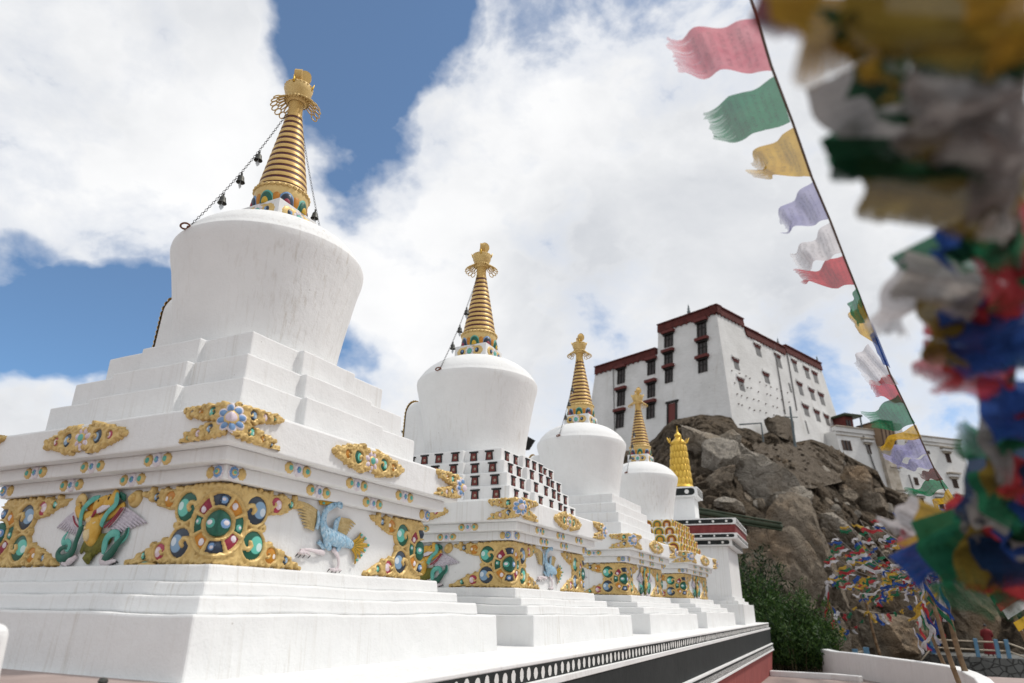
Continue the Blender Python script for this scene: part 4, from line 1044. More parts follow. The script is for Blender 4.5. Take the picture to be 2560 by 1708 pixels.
for i in range(rows):
    z = 3.66+i*.205; r = .345-.018*i
    for j in range(16):
        a = 2*PI*(j+.5*(i % 2))/16; f = lambda u, v, w, a=a, r=r: ((r+w)*math.cos(a+u/r), (r+w)*math.sin(a+u/r), v)
        mb.dome(f, 0, z+.06, r*.19, .13, -.014, .026, 0, 12, 3)
cy = mb.build('gilded_cylinder', ['gold_leaf'], S5); autosmooth(cy.data, 45)
mb = MB(); mb.lathe([(.225, 4.88), (.245, 4.91), (.252, 4.95), (.24, 4.98), (.22, 4.99), (.17, 5.05), (.11, 5.10), (.09, 5.13), (.085, 5.16), (.11, 5.19), (.10, 5.24), (.05, 5.28), (.03, 5.31), (.035, 5.34), (.012, 5.40), (.006, 5.52), (0, 5.53)], 36)
ld = mb.build('finial_lid', ['gold_leaf'], S5); autosmooth(ld.data, 40)
for i in range(4):
    a = i*PI/2+.45; mb = MB(); c, s = math.cos(a), math.sin(a)
    mb.tube([(.23*c, .23*s, 4.96), (.28*c, .28*s, 4.99), (.32*c, .32*s, 5.05), (.35*c, .35*s, 5.14)], [.03, .034, .026, .005], 8); mb.tube([(.27*c, .27*s, 4.99), (.25*c, .25*s, 5.06), (.28*c, .28*s, 5.12)], [.02, .016, .004], 6)
    mb.build('winged_bracket', ['gold_leaf'], S5, True)

# ------------------------------------------------------------------ terrace that carries the row
def ey(x): return 2.262+(x-3)*.0345
def tz(x): return -.372+.0040*(x-3)
X0, X1 = -3.0, 24.3
TW = empty('terrace_wall', (0, 0, 0), 0, 'long raised terrace wall with white dotted black band above terracotta red', 'terrace wall')
def strip(mb, o0, o1, z0, z1, mi=0, x0=X0, x1=X1, back=None, thick=.25):
    # face at outward offset o from the edge line, heights relative to the top
    P_ = []
    for x in (x0, x1):
        for (o, z) in ((o0, z0), (o1, z1)): P_.append((x, ey(x)-o, tz(x)+z))
        for (o, z) in ((-thick, z0), (-thick, z1)): P_.append((x, ey(x)-o, tz(x)+z))
    mb.add(P_, [(0, 1, 5, 4), (2, 3, 7, 6), (1, 3, 7, 5), (0, 2, 6, 4), (0, 1, 3, 2), (4, 5, 7, 6)], mi)
mb = MB(); strip(mb, 0, 0, -.03, .0, thick=9.2); mb.build('top_slab', ['white'], TW, bevel=.008)
mb = MB(); strip(mb, .0, .0, -.135, -.03, 0); 
n = int((X1-.12-X0)/.14)
for i in range(n):
    x = X0+.1+i*.14
    ra_, rb_, dx_, dz_ = random.uniform(.029, .037), random.uniform(.038, .046), random.uniform(-.008, .008), random.uniform(-.005, .005)
    mb.add([(x+dx_+ra_*(1+.08*math.sin(3*q+i))*math.cos(2*PI*q/16), ey(x)-.004, tz(x)-.083+dz_+rb_*math.sin(2*PI*q/16)) for q in range(16)], [tuple(range(16))], 1)
mb.build('oval_dot_band', ['black_paint', 'dot_white'], TW, fix=False)
mb = MB(); strip(mb, .03, .03, -.185, -.135); strip(mb, .06, .06, -.61, -.575); strip(mb, .075, .075, -.775, -.735); mb.build('white_moulding', ['white'], TW, bevel=.006)
mb = MB(); strip(mb, .012, .02, -.575, -.185); mb.build('black_band', ['black_paint'], TW)
mb = MB(); strip(mb, .055, .065, -.735, -.61, 0)
n = int((X1-.1-X0)/.075)
for i in range(n):
    x = X0+.06+i*.075
    mb.add([(x-.012, ey(x)-.069, tz(x)-.725), (x+.012, ey(x)-.069, tz(x)-.725), (x+.012, ey(x)-.061, tz(x)-.62), (x-.012, ey(x)-.061, tz(x)-.62)], [(0, 1, 2, 3)], 1)
mb.build('dash_band', ['black_paint', 'dot_white'], TW, fix=False)
mb = MB(); strip(mb, -.10, .02, -1.75, -.775, thick=.6); mb.build('red_wall', ['red_wall'], TW)
for nm, z0, z1, o, m_ in (('end_bands', -.575, -.185, .012, 'black_paint'), ):
    mb = MB(); x = X1; mb.box((x-.01, ey(x)-.012, tz(x)-.575), (x+.012, ey(x)+9, tz(x)-.185)); mb.box((x-.01, ey(x), tz(x)-.135), (x+.005, ey(x)+9, tz(x)-.032)); mb.build('end_band', ['black_paint'], TW)
    mb = MB(); mb.box((x-.5, ey(x)+.05, tz(x)-1.75), (x-.01, ey(x)+9, tz(x)-.04)); mb.build('end_wall', ['red_wall'], TW)
mb = MB(); mb.add([(-3, 2.5, -.367), (2.66, 2.5, -.367), (2.66, 13, -.367), (-3, 13, -.367)], [(0, 1, 2, 3)]); tag(mb.build('terrace_floor', ['pink_paving'], None, fix=False), 'pink cement floor of the terrace left of the nearest stupa', kind='structure')

# small things lying about
def lump(name, loc, size, mat_, seed, label, cat, sub=3, amp=.3):
    bm = bmesh.new(); bmesh.ops.create_icosphere(bm, subdivisions=sub, radius=1)
    for v in bm.verts:
        d = 1+amp*mnoise.noise(v.co*1.6+Vector((seed, 0, 0)))+amp*.4*mnoise.noise(v.co*4+Vector((seed, 3, 0))); v.co = Vector((v.co.x*size[0], v.co.y*size[1], v.co.z*size[2]))*d
    me = bpy.data.meshes.new(name); bm.to_mesh(me); bm.free(); me.materials.append(M[mat_]); autosmooth(me, 40)
    o = put(name, me, None, loc); tag(o, label, cat); return o
p = atZ(258, 1700, -.35); lump('stone', (p.x, p.y, -.355), (.022, .02, .015), 'lump_grey', 4, 'dark grey pebble at the foot of the nearest stupa plinth', 'stone')
mb = MB(); mb.dome(lambda u, v, w: (u, v, w), 0, 0, .10, .035, 0, .022, 0, 18, 3); mb.dome(lambda u, v, w: (u, v, w), .02, 0, .03, .018, .014, .014, 1, 10, 2)
o = mb.build('fallen_ornament', ['gold', 'teal'], None, True); o.location = (SX[0]-1.205, SY-.62, .222); o.rotation_euler = (0, 0, 1.5); tag(o, 'broken gold ornament piece lying on the step of the nearest stupa', 'ornament')
mb = MB(); mb.box((-.22, -.10, 0), (.22, .10, .02)); o = mb.build('wooden_board', ['plywood'], None, bevel=.004); o.location = (6.52, 3.75, -.355); o.rotation_euler = (0, .03, .5); tag(o, 'plywood board lying on the terrace between the two nearest stupas', 'board')
pe = atD(46, 1560, 3.4)
mb = MB(); mb.box((-1.1, 0, -.42), (0, .5, 0), 0, (-1.1, 0), (-.015, .5)); o = mb.build('low_wall', ['white'], None, bevel=.04, seg=4); o.location = (pe.x, pe.y, pe.z); o.rotation_euler = (0, 0, math.radians(59.5-90+14)); tag(o, 'rounded end of a white low wall at the lower left edge', 'wall')

# ------------------------------------------------------------------ monastery on the hill
DB = 75.0
Cc = atD(1791, 781, DB); pt = Cc.copy(); ZT = Cc.z
aL, aR = math.radians(67.0), math.radians(-21.3)
BAT = .115
dL = Vector((math.cos(aL), math.sin(aL), 0)); dR = Vector((math.cos(aR), math.sin(aR), 0))
nL = Vector((-math.sin(aL), math.cos(aL), 0)); nR = Vector((math.sin(aR), -math.cos(aR), 0))
# outward offset of both faces along the corner
def fp(face, s, z, o=0.0):
    d, n_ = (dL, nL) if face == 'L' else (dR, nR)
    other = nR if face == 'L' else nL
    off = BAT*(ZT-z)
    return Vector((Cc.x, Cc.y, 0))+d*s+n_*(off+o)+Vector((0, 0, z))
def hit(face, x, y):
    d, n_ = (dL, nL) if face == 'L' else (dR, nR); e = Vector(ray(x, y)); C0 = Vector((Cc.x, Cc.y, 0))
    # point k*e : (k e - C0).n = BAT*(ZT - k e.z)
    k = (C0.dot(n_)+BAT*ZT)/(e.dot(n_)+BAT*e.z); Pp = e*k
    return (Pp-C0).dot(d), Pp.z
mq = lambda x, y: (1470+x/2.2383, 750+y/2.2383)
c8 = lambda x, y: (1460+x/1.343, 740+y/1.343)
MON = empty('monastery', (Cc.x, Cc.y, 12), 0, 'large white monastery fortress with red parapets on the rocky hilltop', 'building')
def child_of(o, root):
    o.parent = root; o.matrix_parent_inverse = Matrix.Translation(root.location).inverted() if root.rotation_euler.z == 0 else root.matrix_world.inverted(); return o
sT, _ = hit('L', *mq(392, 172)); sW, zW = hit('L', *mq(40, 418)); sW2, zW2 = hit('L', *mq(390, 300))
zw = (zW+zW2)/2
r1, _ = hit('R', *mq(868, 138)); r2, z2a = hit('R', *mq(1102, 300)); r3, z3a = hit('R', *mq(1308, 395)); _, z2b = hit('R', *mq(872, 190)); _, z3b = hit('R', *mq(1106, 285))
z2 = (z2a+z2b)/2; z3 = (z3a+z3b)/2
ZB = 8.0; cor = lambda z: Vector((Cc.x, Cc.y, z))+ (nL+nR)*(BAT*(ZT-z)/(1+nL.dot(nR)))
mb = MB()
def polyface(pts, mi=0): mb.add(pts, [tuple(range(len(pts)))], mi)
def sL(s, z): return fp('L', s, z)
ext = BAT*(zw-ZB)
polyface([cor(ZB), cor(ZT), sL(sT, ZT), sL(sT, zw), sL(sW, zw), sL(sW+ext, ZB)])
ext3 = BAT*(z3-ZB)
polyface([cor(ZB), cor(ZT), fp('R', r1, ZT), fp('R', r1, z2), fp('R', r2, z2), fp('R', r2, z3), fp('R', r3, z3), fp('R', r3+ext3, ZB)])
bk = -nL*0
def back(P_, d, k): return P_-d*k
for (a, b, z, f_) in ((0, sT, ZT, 'L'), (sT, sW, zw, 'L')):
    A, B = fp(f_, a, z), fp(f_, b, z); A2, B2 = A-nL*9, B-nL*9; polyface([A, B, B2, A2])
polyface([sL(sW, zw), sL(sW+ext, ZB), sL(sW+ext, ZB)-nL*14, sL(sW, zw)-nL*14])
polyface([sL(sT, ZT), sL(sT, zw), sL(sT, zw)-nL*9, sL(sT, ZT)-nL*9])
for (a, b, z, k) in ((0, r1, ZT, 1.0), (r1, r2, z2, 6), (r2, r3, z3, 10)):
    A, B = fp('R', a, z), fp('R', b, z); polyface([A, B, B-nR*k, A-nR*k])
polyface([fp('R', r3, z3), fp('R', r3+ext3, ZB), fp('R', r3+ext3, ZB)-nR*14, fp('R', r3, z3)-nR*14])
polyface([fp('R', r1, ZT), fp('R', r1, z2), fp('R', r1, z2)-nR*14, fp('R', r1, ZT)-nR*14])
child_of(mb.build('wall', ['white_far'], None, fix=False), MON)
def along_box(face, s0, s1, z0, z1, o0, o1, mb, mi=0):
    vs = []
    for s in (s0, s1):
        for z in (z0, z1):
            for o in (o0, o1): vs.append(fp(face, s, z, o))
    mb.add(vs, [(0, 1, 3, 2), (4, 5, 7, 6), (0, 1, 5, 4), (2, 3, 7, 6), (0, 2, 6, 4), (1, 3, 7, 5)], mi)
hp = hit('L', *mq(715, 32))[1]-ZT
def parapet(name, face, s0, s1, z):
    mb = MB(); along_box(face, s0, s1, z-.12, z+hp, -.6, .16, mb, 0); along_box(face, s0-.05, s1+.05, z+hp-.02, z+hp+.08, -.7, .30, mb, 1)
    n = int((s1-s0)/.7)
    for i in range(n):
        s = s0+(i+.5)*(s1-s0)/n; along_box(face, s-.09, s+.09, z-.26, z-.12, -.05, .16, mb, 1)
    child_of(mb.build(name, ['parapet_red', 'lintel_red'], None), MON)
parapet('parapet', 'L', -.22, sT, ZT); parapet('parapet', 'R', -.22, r1, ZT); parapet('parapet', 'L', sT+.3, sW, zw); parapet('parapet', 'R', r1+.1, r2, z2); parapet('parapet', 'R', r2+.3, r3, z3)
def mon_window(face, pane, lin, big):
    x0, y0, x1, y1 = pane; (sa, za), (sb, zb) = hit(face, *mq((x0+x1)/2-(x1-x0)/2, (y0+y1)/2)), hit(face, *mq(x1, (y0+y1)/2))
    zt, zbm = hit(face, *mq((x0+x1)/2, y0))[1], hit(face, *mq((x0+x1)/2, y1))[1]
    s0, s1 = min(sa, sb), max(sa, sb); mb = MB(); fwd = .13
    along_box(face, s0, s1, zbm, zt, -.3, .03 if not big else .05, mb, 0)
    e = (s1-s0)*.14
    if big:
        for a, b in ((s0-.02, s0+e), (s1-e, s1+.02), ((s0+s1)/2-e*.3, (s0+s1)/2+e*.3)): along_box(face, a, b, zbm, zt, -.1, fwd, mb, 1)
        along_box(face, s0+e, s1-e, zt-(zt-zbm)*.42, zt-(zt-zbm)*.36, -.1, fwd-.02, mb, 1)
        w = child_of(mb.build('window', ['pane_dark', 'dark_wood'], None), MON)
        mb = MB(); along_box(face, s0-.16, s1+.16, zt-.02, zt+.16, -.1, .30, mb, 1); along_box(face, s0-.26, s1+.26, zt+.16, zt+.52, -.1, .48, mb, 0)
        l = mb.build('lintel', ['lintel_red', 'dark_wood'], None); l.parent = w; l.matrix_parent_inverse = w.matrix_basis.inverted(); l.matrix_parent_inverse = (Matrix.Translation(MON.location).inverted() @ Matrix.Identity(4)).inverted() @ Matrix.Translation(MON.location).inverted()
    else:
        w = child_of(mb.build('window', ['pane_grey'], None), MON)
        mb = MB(); L_ = s1-s0; along_box(face, s0-.06, s1+.06, zt-.22, zt+.02, -.1, .10, mb, 0); along_box(face, s0-.16, s1+.16, zt+.02, zt+.20, -.1, .16, mb, 0); along_box(face, s0-.24, s1+.24, zt+.20, zt+.42, -.1, .22, mb, 1); along_box(face, s0-.15, s1+.15, zt+.42, zt+.60, -.1, .10, mb, 2)
        n = 4
        for i in range(n): s = s0-.16+(L_+.32)*(i+.5)/n; along_box(face, s-.05, s+.05, zt+.05, zt+.17, .1, .19, mb, 1)
        l = mb.build('hood', ['lintel_red', 'white_far', 'white_far'], None); l.parent = w
    return w
for pn in ((613, 130, 662, 203), (618, 235, 667, 312), (620, 335, 668, 405), (430, 195, 476, 263), (430, 300, 474, 363), (434, 388, 474, 463), (168, 390, 206, 468), (336, 345, 376, 418), (167, 512, 206, 592), (336, 470, 375, 545), (159, 633, 200, 715), (331, 585, 373, 663)):
    mon_window('L', pn, None, True)
for pn in ((818, 340, 843, 387), (846, 450, 872, 505), (988, 420, 1012, 463), (940, 262, 965, 312), (1056, 318, 1078, 375), (1150, 350, 1168, 400), (1217, 390, 1236, 437), (1264, 415, 1284, 462), (1180, 475, 1200, 530), (1246, 510, 1266, 558), (1300, 535, 1320, 585), (1210, 600, 1234, 647), (1275, 630, 1296, 677), (1330, 655, 1348, 700)):
    mon_window('R', pn, None, False)
for (x0, y0, x1, y1) in ((1208, 675, 1240, 748), (1120, 465, 1138, 515)):
    (sa, za), (sb, zb) = hit('R', *mq(x0+4, y0)), hit('R', *mq(x1-6, y1)); mb = MB(); along_box('R', min(sa, sb), max(sa, sb)+.2, zb, za, -.3, .03, mb); child_of(mb.build('window', ['pane_grey'], None), MON)
(sa, za), (sb, zb) = hit('L', *mq(449, 585)), hit('L', *mq(495, 685)); mb = MB(); along_box('L', min(sa, sb), max(sa, sb), zb-1, za, -.2, .06, mb, 0)
for a, b in ((min(sa, sb)-.12, min(sa, sb)+.10), (max(sa, sb)-.1, max(sa, sb)+.12)): along_box('L', a, b, zb-1, za+.1, -.1, .14, mb, 1)
along_box('L', min(sa, sb)-.3, max(sa, sb)+.3, za+.1, za+.3, -.1, .2, mb, 1)
child_of(mb.build('door', ['window_red', 'dark_wood'], None), MON)
for face, a, b in (('R', (1036, 245), (1100, 640)), ('R', (1110, 300), (1165, 620)), ('L', (143, 380), (152, 760))):
    s0, z0_ = hit(face, *mq(*a)); s1, z1_ = hit(face, *mq(*b)); mb = MB(); mb.tube([fp(face, s0, z0_, .1), fp(face, s1, z1_, .1)], .07 if face == 'R' else .05, 6); child_of(mb.build('drainpipe', ['pane_grey'], None), MON)
rb = random.Random(5)
for row in range(4):
    (sa, za), (sb, zb) = hit('R', *mq(800+row*12, 398+row*62)), hit('R', *mq(1120, 525+row*50))
    for i in range(10):
        t = (i+rb.uniform(-.3, .3))/9; q = sa+(sb-sa)*t; z = za+(zb-za)*t+rb.uniform(-.1, .1); mb = MB(); along_box('R', q-.05, q+.05, z-.05, z+.05, -.1, .13, mb)
        child_of(mb.build('beam_end', ['brown_wood'], None), MON)
def roof_finial(px, py, Dq, lab):
    p = atD(px, py, Dq); mb = MB(); mb.lathe([(.35, 0), (.35, .5), (.22, .6), (.26, .9), (.12, 1.1), (.16, 1.3), (.03, 1.6), (0, 1.9)], 16); o = mb.build('roof_finial', ['steel_grey'], None, True); o.location = p; o.scale = (.6, .6, .75); tag(o, lab, 'finial', 'finials on the monastery roof')
roof_finial(1470+565/2.2383, 750+78/2.2383, 80, 'dark roof finial standing on the left part of the tallest parapet')
roof_finial(1470+1066/2.2383, 750+262/2.2383, 92, 'dark finial on the roof where the lower right parapets meet')
roof_finial(1470+1286/2.2383, 750+362/2.2383, 98, 'slim finial at the far right end of the red parapet')

# annex
p0 = atD(*c8(853, 452), 92.0); aA = math.radians(-45.0); dA = Vector((math.cos(aA), math.sin(aA), 0)); nA = Vector((math.sin(aA), -math.cos(aA), 0))
if nA.dot(p0) > 0: nA = -nA
AZ = p0.z
def apt(s, z, o=0): return Vector((p0.x, p0.y, 0))+dA*s+nA*(.10*(AZ-z)+o)+Vector((0, 0, z))
def ahit(x, y):
    e = Vector(ray(x, y)); C0 = Vector((p0.x, p0.y, 0)); k = (C0.dot(nA)+.10*AZ)/(e.dot(nA)+.10*e.z); Pp = e*k; return (Pp-C0).dot(dA), Pp.z
ANX = empty('annex_building', (p0.x, p0.y, 10), 0, 'lower long white annex with small hooded windows stepping down right of the monastery', 'building')
sE, zE = ahit(*c8(1262, 500))
mb = MB(); mb.add([apt(-.4, 2), apt(-.4, AZ), apt(sE, AZ), apt(sE+.10*(AZ-2), 2), apt(-.4, 2)-nA*12, apt(-.4, AZ)-nA*12, apt(sE, AZ)-nA*12, apt(sE+.1*(AZ-2), 2)-nA*12], [(0, 1, 2, 3), (1, 2, 6, 5), (2, 3, 7, 6), (4, 5, 6, 7), (0, 1, 5, 4)])
child_of(mb.build('wall', ['white_far'], None), ANX)
def abox(mb, s0, s1, z0, z1, o0, o1, mi=0):
    vs = [apt(s, z, o) for s in (s0, s1) for z in (z0, z1) for o in (o0, o1)]
    mb.add(vs, [(0, 1, 3, 2), (4, 5, 7, 6), (0, 1, 5, 4), (2, 3, 7, 6), (0, 2, 6, 4), (1, 3, 7, 5)], mi)
mb = MB(); abox(mb, -.4, sE+.2, AZ-.1, AZ+.5, -.5, .18, 0); abox(mb, -.4, sE+.3, AZ+.5, AZ+.62, -.6, .32, 1); abox(mb, -.4, sE+.1, AZ-.6, AZ-.48, -.1, .08, 1); child_of(mb.build('parapet', ['white_far', 'stained_plaster'], None), ANX)
cA = lambda x, y: (2060+x/2.24, 1000+y/2.24)
for (x0, y0, x1, y1, hood) in ((102, 228, 150, 282, 0), (239, 252, 259, 302, 1), (303, 240, 336, 293, 0), (354, 262, 376, 307, 1), (442, 275, 459, 305, 0), (468, 270, 485, 304, 1), (565, 285, 589, 302, 0), (683, 302, 705, 350, 1), (389, 412, 412, 467, 2), (506, 435, 525, 477, 0), (721, 445, 746, 493, 2), (417, 540, 439, 558, 1), (531, 552, 557, 600, 1), (643, 558, 669, 614, 1), (752, 568, 771, 600, 1)):
    (sa, za), (sb, zb) = ahit(*cA(x0, (y0+y1)/2)), ahit(*cA(x1, (y0+y1)/2)); zt = ahit(*cA((x0+x1)/2, y0))[1]; zl = ahit(*cA((x0+x1)/2, y1))[1]
    mb = MB(); abox(mb, sa, sb, zl, zt, -.3, .03, 0); e = (sb-sa)*.13
    for a, b in ((sa, sa+e), (sb-e, sb), ((sa+sb)/2-e*.4, (sa+sb)/2+e*.4)): abox(mb, a, b, zl, zt, -.1, .10, 1)
    w = child_of(mb.build('window', ['pane_dark', 'brown_wood'], None), ANX)
    if hood:
        mb = MB(); abox(mb, sa-.25, sb+.25, zt, zt+.25, -.1, .25, 1); abox(mb, sa-.45, sb+.45, zt+.25, zt+.55, -.1, .45, 0); abox(mb, sa-.55, sb+.55, zt+.62, zt+.8, -.1, .6, 1)
        l = mb.build('hood', ['white_far', 'stained_plaster'], None); l.parent = w
(sa, za), (sb, zb) = ahit(*cA(285, 210)), ahit(*cA(318, 210)); _, zl = ahit(*cA(370, 520)); mb = MB(); abox(mb, sa, sb+.8, zl, za, -.1, .5, 0); child_of(mb.build('stained_chute', ['stained_plaster'], None), ANX)
for (a, b) in (((215, 200), (320, 500)), ((470, 420), (530, 610))):
    s0, z0_ = ahit(*cA(*a)); s1, z1_ = ahit(*cA(*b)); mb = MB(); mb.tube([apt(s0, z0_, .15), apt(s1, z1_, .15)], .09, 6); child_of(mb.build('drainpipe', ['pane_grey'], None), ANX)
for o in list(ANX.children)+list(MON.children):
    for c in o.children: c.matrix_parent_inverse = o.matrix_parent_inverse.inverted() @ o.matrix_parent_inverse if False else Matrix.Identity(4)
# red rooftop pavilion and brown shed on the annex
def oriented_box(mb, c, dx, dy, sx, sy, z0, z1, mi=0, fl=1.0):
    vs = []
    for z, k in ((z0, 1), (z1, fl)):
        for a, b in ((-1, -1), (1, -1), (1, 1), (-1, 1)): vs.append(Vector((c.x, c.y, 0))+dx*(a*sx*k)+dy*(b*sy*k)+Vector((0, 0, z)))
    mb.add(vs, [(3, 2, 1, 0), (4, 5, 6, 7), (0, 1, 5, 4), (1, 2, 6, 5), (2, 3, 7, 6), (3, 0, 4, 7)], mi)
def ztop(px, py, D_): return atD(px, py, D_).z
pc = atD(*cA(92, 150), 97); PV = empty('roof_pavilion', (pc.x, pc.y, pc.z), 0, 'small red pavilion with green flat roof perched on the annex roof', 'pavilion')
wd = (atD(*cA(60, 120), 97)-atD(*cA(124, 120), 97)).length/2; zt = ztop(*cA(92, 108), 97)
mb = MB(); oriented_box(mb, pc, dA, nA, wd, 1.5, pc.z-2.0, zt); child_of(mb.build('wall', ['lintel_red'], None), PV)
mb = MB(); oriented_box(mb, pc+dA*.35, dA, nA, wd+.75, 2.1, zt, zt+.25); child_of(mb.build('roof', ['green_pipe_paint'], None), PV)
mb = MB()
for k in (-.55, .1): oriented_box(mb, pc+nA*1.55+dA*(wd*k), dA, nA, wd*.2, .06, pc.z-.6, zt-.5)
child_of(mb.build('window', ['pane_dark'], None), PV)
mb = MB(); oriented_box(mb, pc+dA*(wd+.9)+nA*1.9, dA, nA, .07, .07, pc.z-2, zt+.02); child_of(mb.build('post', ['steel_grey'], None), PV)
pc = atD(*cA(288, 180), 97); wd = (atD(*cA(240, 160), 97)-atD(*cA(335, 160), 97)).length/2; zt = ztop(*cA(300, 138), 97)
SH = empty('roof_shed', (pc.x, pc.y, pc.z), 0, 'tan sheet metal shed on the flat roof of the annex', 'shed')
mb = MB(); oriented_box(mb, pc, dA, nA, wd, 1.8, pc.z-2.0, zt); child_of(mb.build('wall', ['tan_sheet'], None), SH)
mb = MB(); oriented_box(mb, pc, dA, nA, wd+.1, 1.9, zt, zt+.15)
for k in (-.98, -.33, .33, .98): oriented_box(mb, pc+nA*1.82+dA*(wd*k), dA, nA, .07, .05, pc.z-2, zt)
child_of(mb.build('roof', ['brown_wood'], None), SH)
pc = atD(*cA(362, 190), 99); wd = (atD(*cA(335, 160), 99)-atD(*cA(398, 160), 99)).length/2; zt = ztop(*cA(362, 145), 99)
mb = MB(); oriented_box(mb, pc, dA, nA, wd, 1.6, pc.z-2.0, zt); tag(mb.build('roof_hut', ['white_far'], None, bevel=.05), 'white plastered hut beside the tan shed on the annex roof', 'hut')

# building glimpsed behind the second and third stupas
pb = atD(1326, 1150, 30); HB = empty('prayer_hall', (pb.x, pb.y, 0), 0, 'dark red hall with black eaves glimpsed between the second and third stupas', 'building')
ztb = atD(1330, 1112, 30).z; dX, dY = Vector((1, 0, 0)), Vector((0, 1, 0)); cb = Vector((pb.x-1.2, pb.y+2.4, 0))
mb = MB(); oriented_box(mb, cb, dX, dY, 1.2, 1.6, -1.7, ztb-.1); child_of(mb.build('wall', ['maroon_paint'], None), HB)
mb = MB(); oriented_box(mb, cb, dX, dY, 1.75, 2.1, ztb-.1, ztb+.35, 0, 1.1); child_of(mb.build('eaves', ['window_black'], None), HB)

# ------------------------------------------------------------------ ground and hill
ZG = -1.72
mb = MB(); mb.add([(-4000, -4000, -3.6), (4000, -4000, -3.6), (4000, 4000, -3.6), (-4000, 4000, -3.6)], [(0, 1, 2, 3)]); tag(mb.build('ground', ['earth'], None, fix=False), 'bare brown valley ground', kind='structure')
mb = MB(); mb.add([(-14, -30, ZG), (27.5, -30, ZG), (27.5, 16, ZG), (-14, 16, ZG), (-14, -30, -3.7), (27.5, -30, -3.7), (27.5, 16, -3.7), (-14, 16, -3.7)], [(0, 1, 2, 3), (0, 1, 5, 4), (1, 2, 6, 5), (2, 3, 7, 6), (3, 0, 4, 7)]); tag(mb.build('courtyard', ['pink_paving'], None, fix=False), 'pink paved courtyard below the terrace', kind='structure')

OUT = [(1380, 1180), (1500, 1150), (1600, 1122), (1638, 1097), (1660, 1068), (1683, 1050), (1720, 1044), (1750, 1036), (1800, 1038), (1830, 1042), (1845, 1066), (1875, 1072), (1905, 1088), (1925, 1078), (1975, 1083), (1990, 1106), (2030, 1098), (2055, 1106), (2100, 1128), (2150, 1156), (2195, 1180), (2212, 1216), (2250, 1232), (2285, 1250), (2320, 1285), (2400, 1330), (2480, 1400), (2580, 1470), (2700, 1500)]
def az_el(x, y):
    e = ray(x, y); return math.degrees(math.atan2(e[1], e[0])), math.degrees(math.atan2(e[2], math.hypot(e[0], e[1])))
OA = sorted(az_el(*q) for q in OUT)
azs = np.array([a for a, b in OA]); els = np.array([b for a, b in OA])
def fbm(v, o=5, lac=2.1, g=.5):
    s = 0; a = 1
    for _ in range(o): s += a*mnoise.noise(v); v = v*lac; a *= g
    return s
NA, NV = 340, 230
A_ = np.linspace(-13, 25, NA); vs = []
def prof_pt(az, t):
    el = math.radians(np.interp(az, azs, els))
    D1 = float(np.interp(az, [-13, -8, -4, 0, 3, 10, 25], [62, 64, 74, 84, 80, 72, 76])); D0 = float(np.interp(az, [-13, -4, -1, 4, 9, 25], [57, 58, 50, 42, 37, 37]))
    z1 = D1*math.tan(el); z0 = -3.7
    s = t**1.25
    D = D0+(D1-D0)*s; z = z0+(z1-z0)*(t*.62+.38*math.sin(t*PI/2))
    return D, z
for j in range(NV):
    t = j/(NV-1)*1.12
    for az in A_:
        tt = min(t, 1.0); D, z = prof_pt(az, tt)
        if t > 1: D += (t-1)*60; z -= (t-1)*6
        a = math.radians(az); P_ = Vector((D*math.cos(a), D*math.sin(a), z))
        # broken rock: blocky cells, ledges, fine noise
        env = min(1, (1-tt)*7+.10) * (1 if tt > .02 else .6)
        q = P_*.16; w = Vector((fbm(q*2, 3), fbm(q*2+Vector((7, 1, 3)), 3), fbm(q*2+Vector((1, 9, 4)), 3)))*.55
        d_, pts_ = mnoise.voronoi(q*Vector((1, 1, 1.0)).length*.58+w)
        d2_, pts2_ = mnoise.voronoi(P_*.42+w)
        crack = min(d_[1]-d_[0], .22)/.22; crack2 = min(d2_[1]-d2_[0], .2)/.2
        cell = mnoise.noise(pts_[0]*3.7); cell2 = mnoise.noise(pts2_[0]*5.1)
        disp = fbm(P_*.07, 3)*1.6 + cell*.9 + (crack-1)*.8 + cell2*.40+(crack2-1)*.30 + fbm(P_*.9, 4)*.28
        led = (z*.55+fbm(P_*.2, 2)*1.2) % 1.0; disp += (led-.5)*.7
        out_ = Vector((-math.cos(a)*.80, -math.sin(a)*.80, .42))
        P_ += out_*disp*env*.7
        vs.append(P_)
mb = MB(); mb.v = [tuple(v) for v in vs]; mb.f = [(j*NA+i, j*NA+i+1, (j+1)*NA+i+1, (j+1)*NA+i) for j in range(NV-1) for i in range(NA-1)]; mb.m = [0]*len(mb.f)
hill = mb.build('hill', ['earth'], None, False, fix=False); autosmooth(hill.data, 32); tag(hill, 'steep brown rocky hill under the monastery', kind='structure')
from mathutils.bvhtree import BVHTree
HBVH = BVHTree.FromPolygons([Vector(v) for v in vs], mb.f)
def hill_hit(px, py):
    loc, n_, i_, d_ = HBVH.ray_cast(Vector((0, 0, 0)), Vector(ray(px, py)).normalized()); return loc
def hill_D(px, py):            # distance of the hill profile along a line of sight
    az, el = az_el(px, py); te = math.tan(math.radians(el)); lo = 0
    for i in range(200):
        t = i/199; D, z = prof_pt(az, t)
        if z/D >= te: return D
    return prof_pt(az, 1)[0]
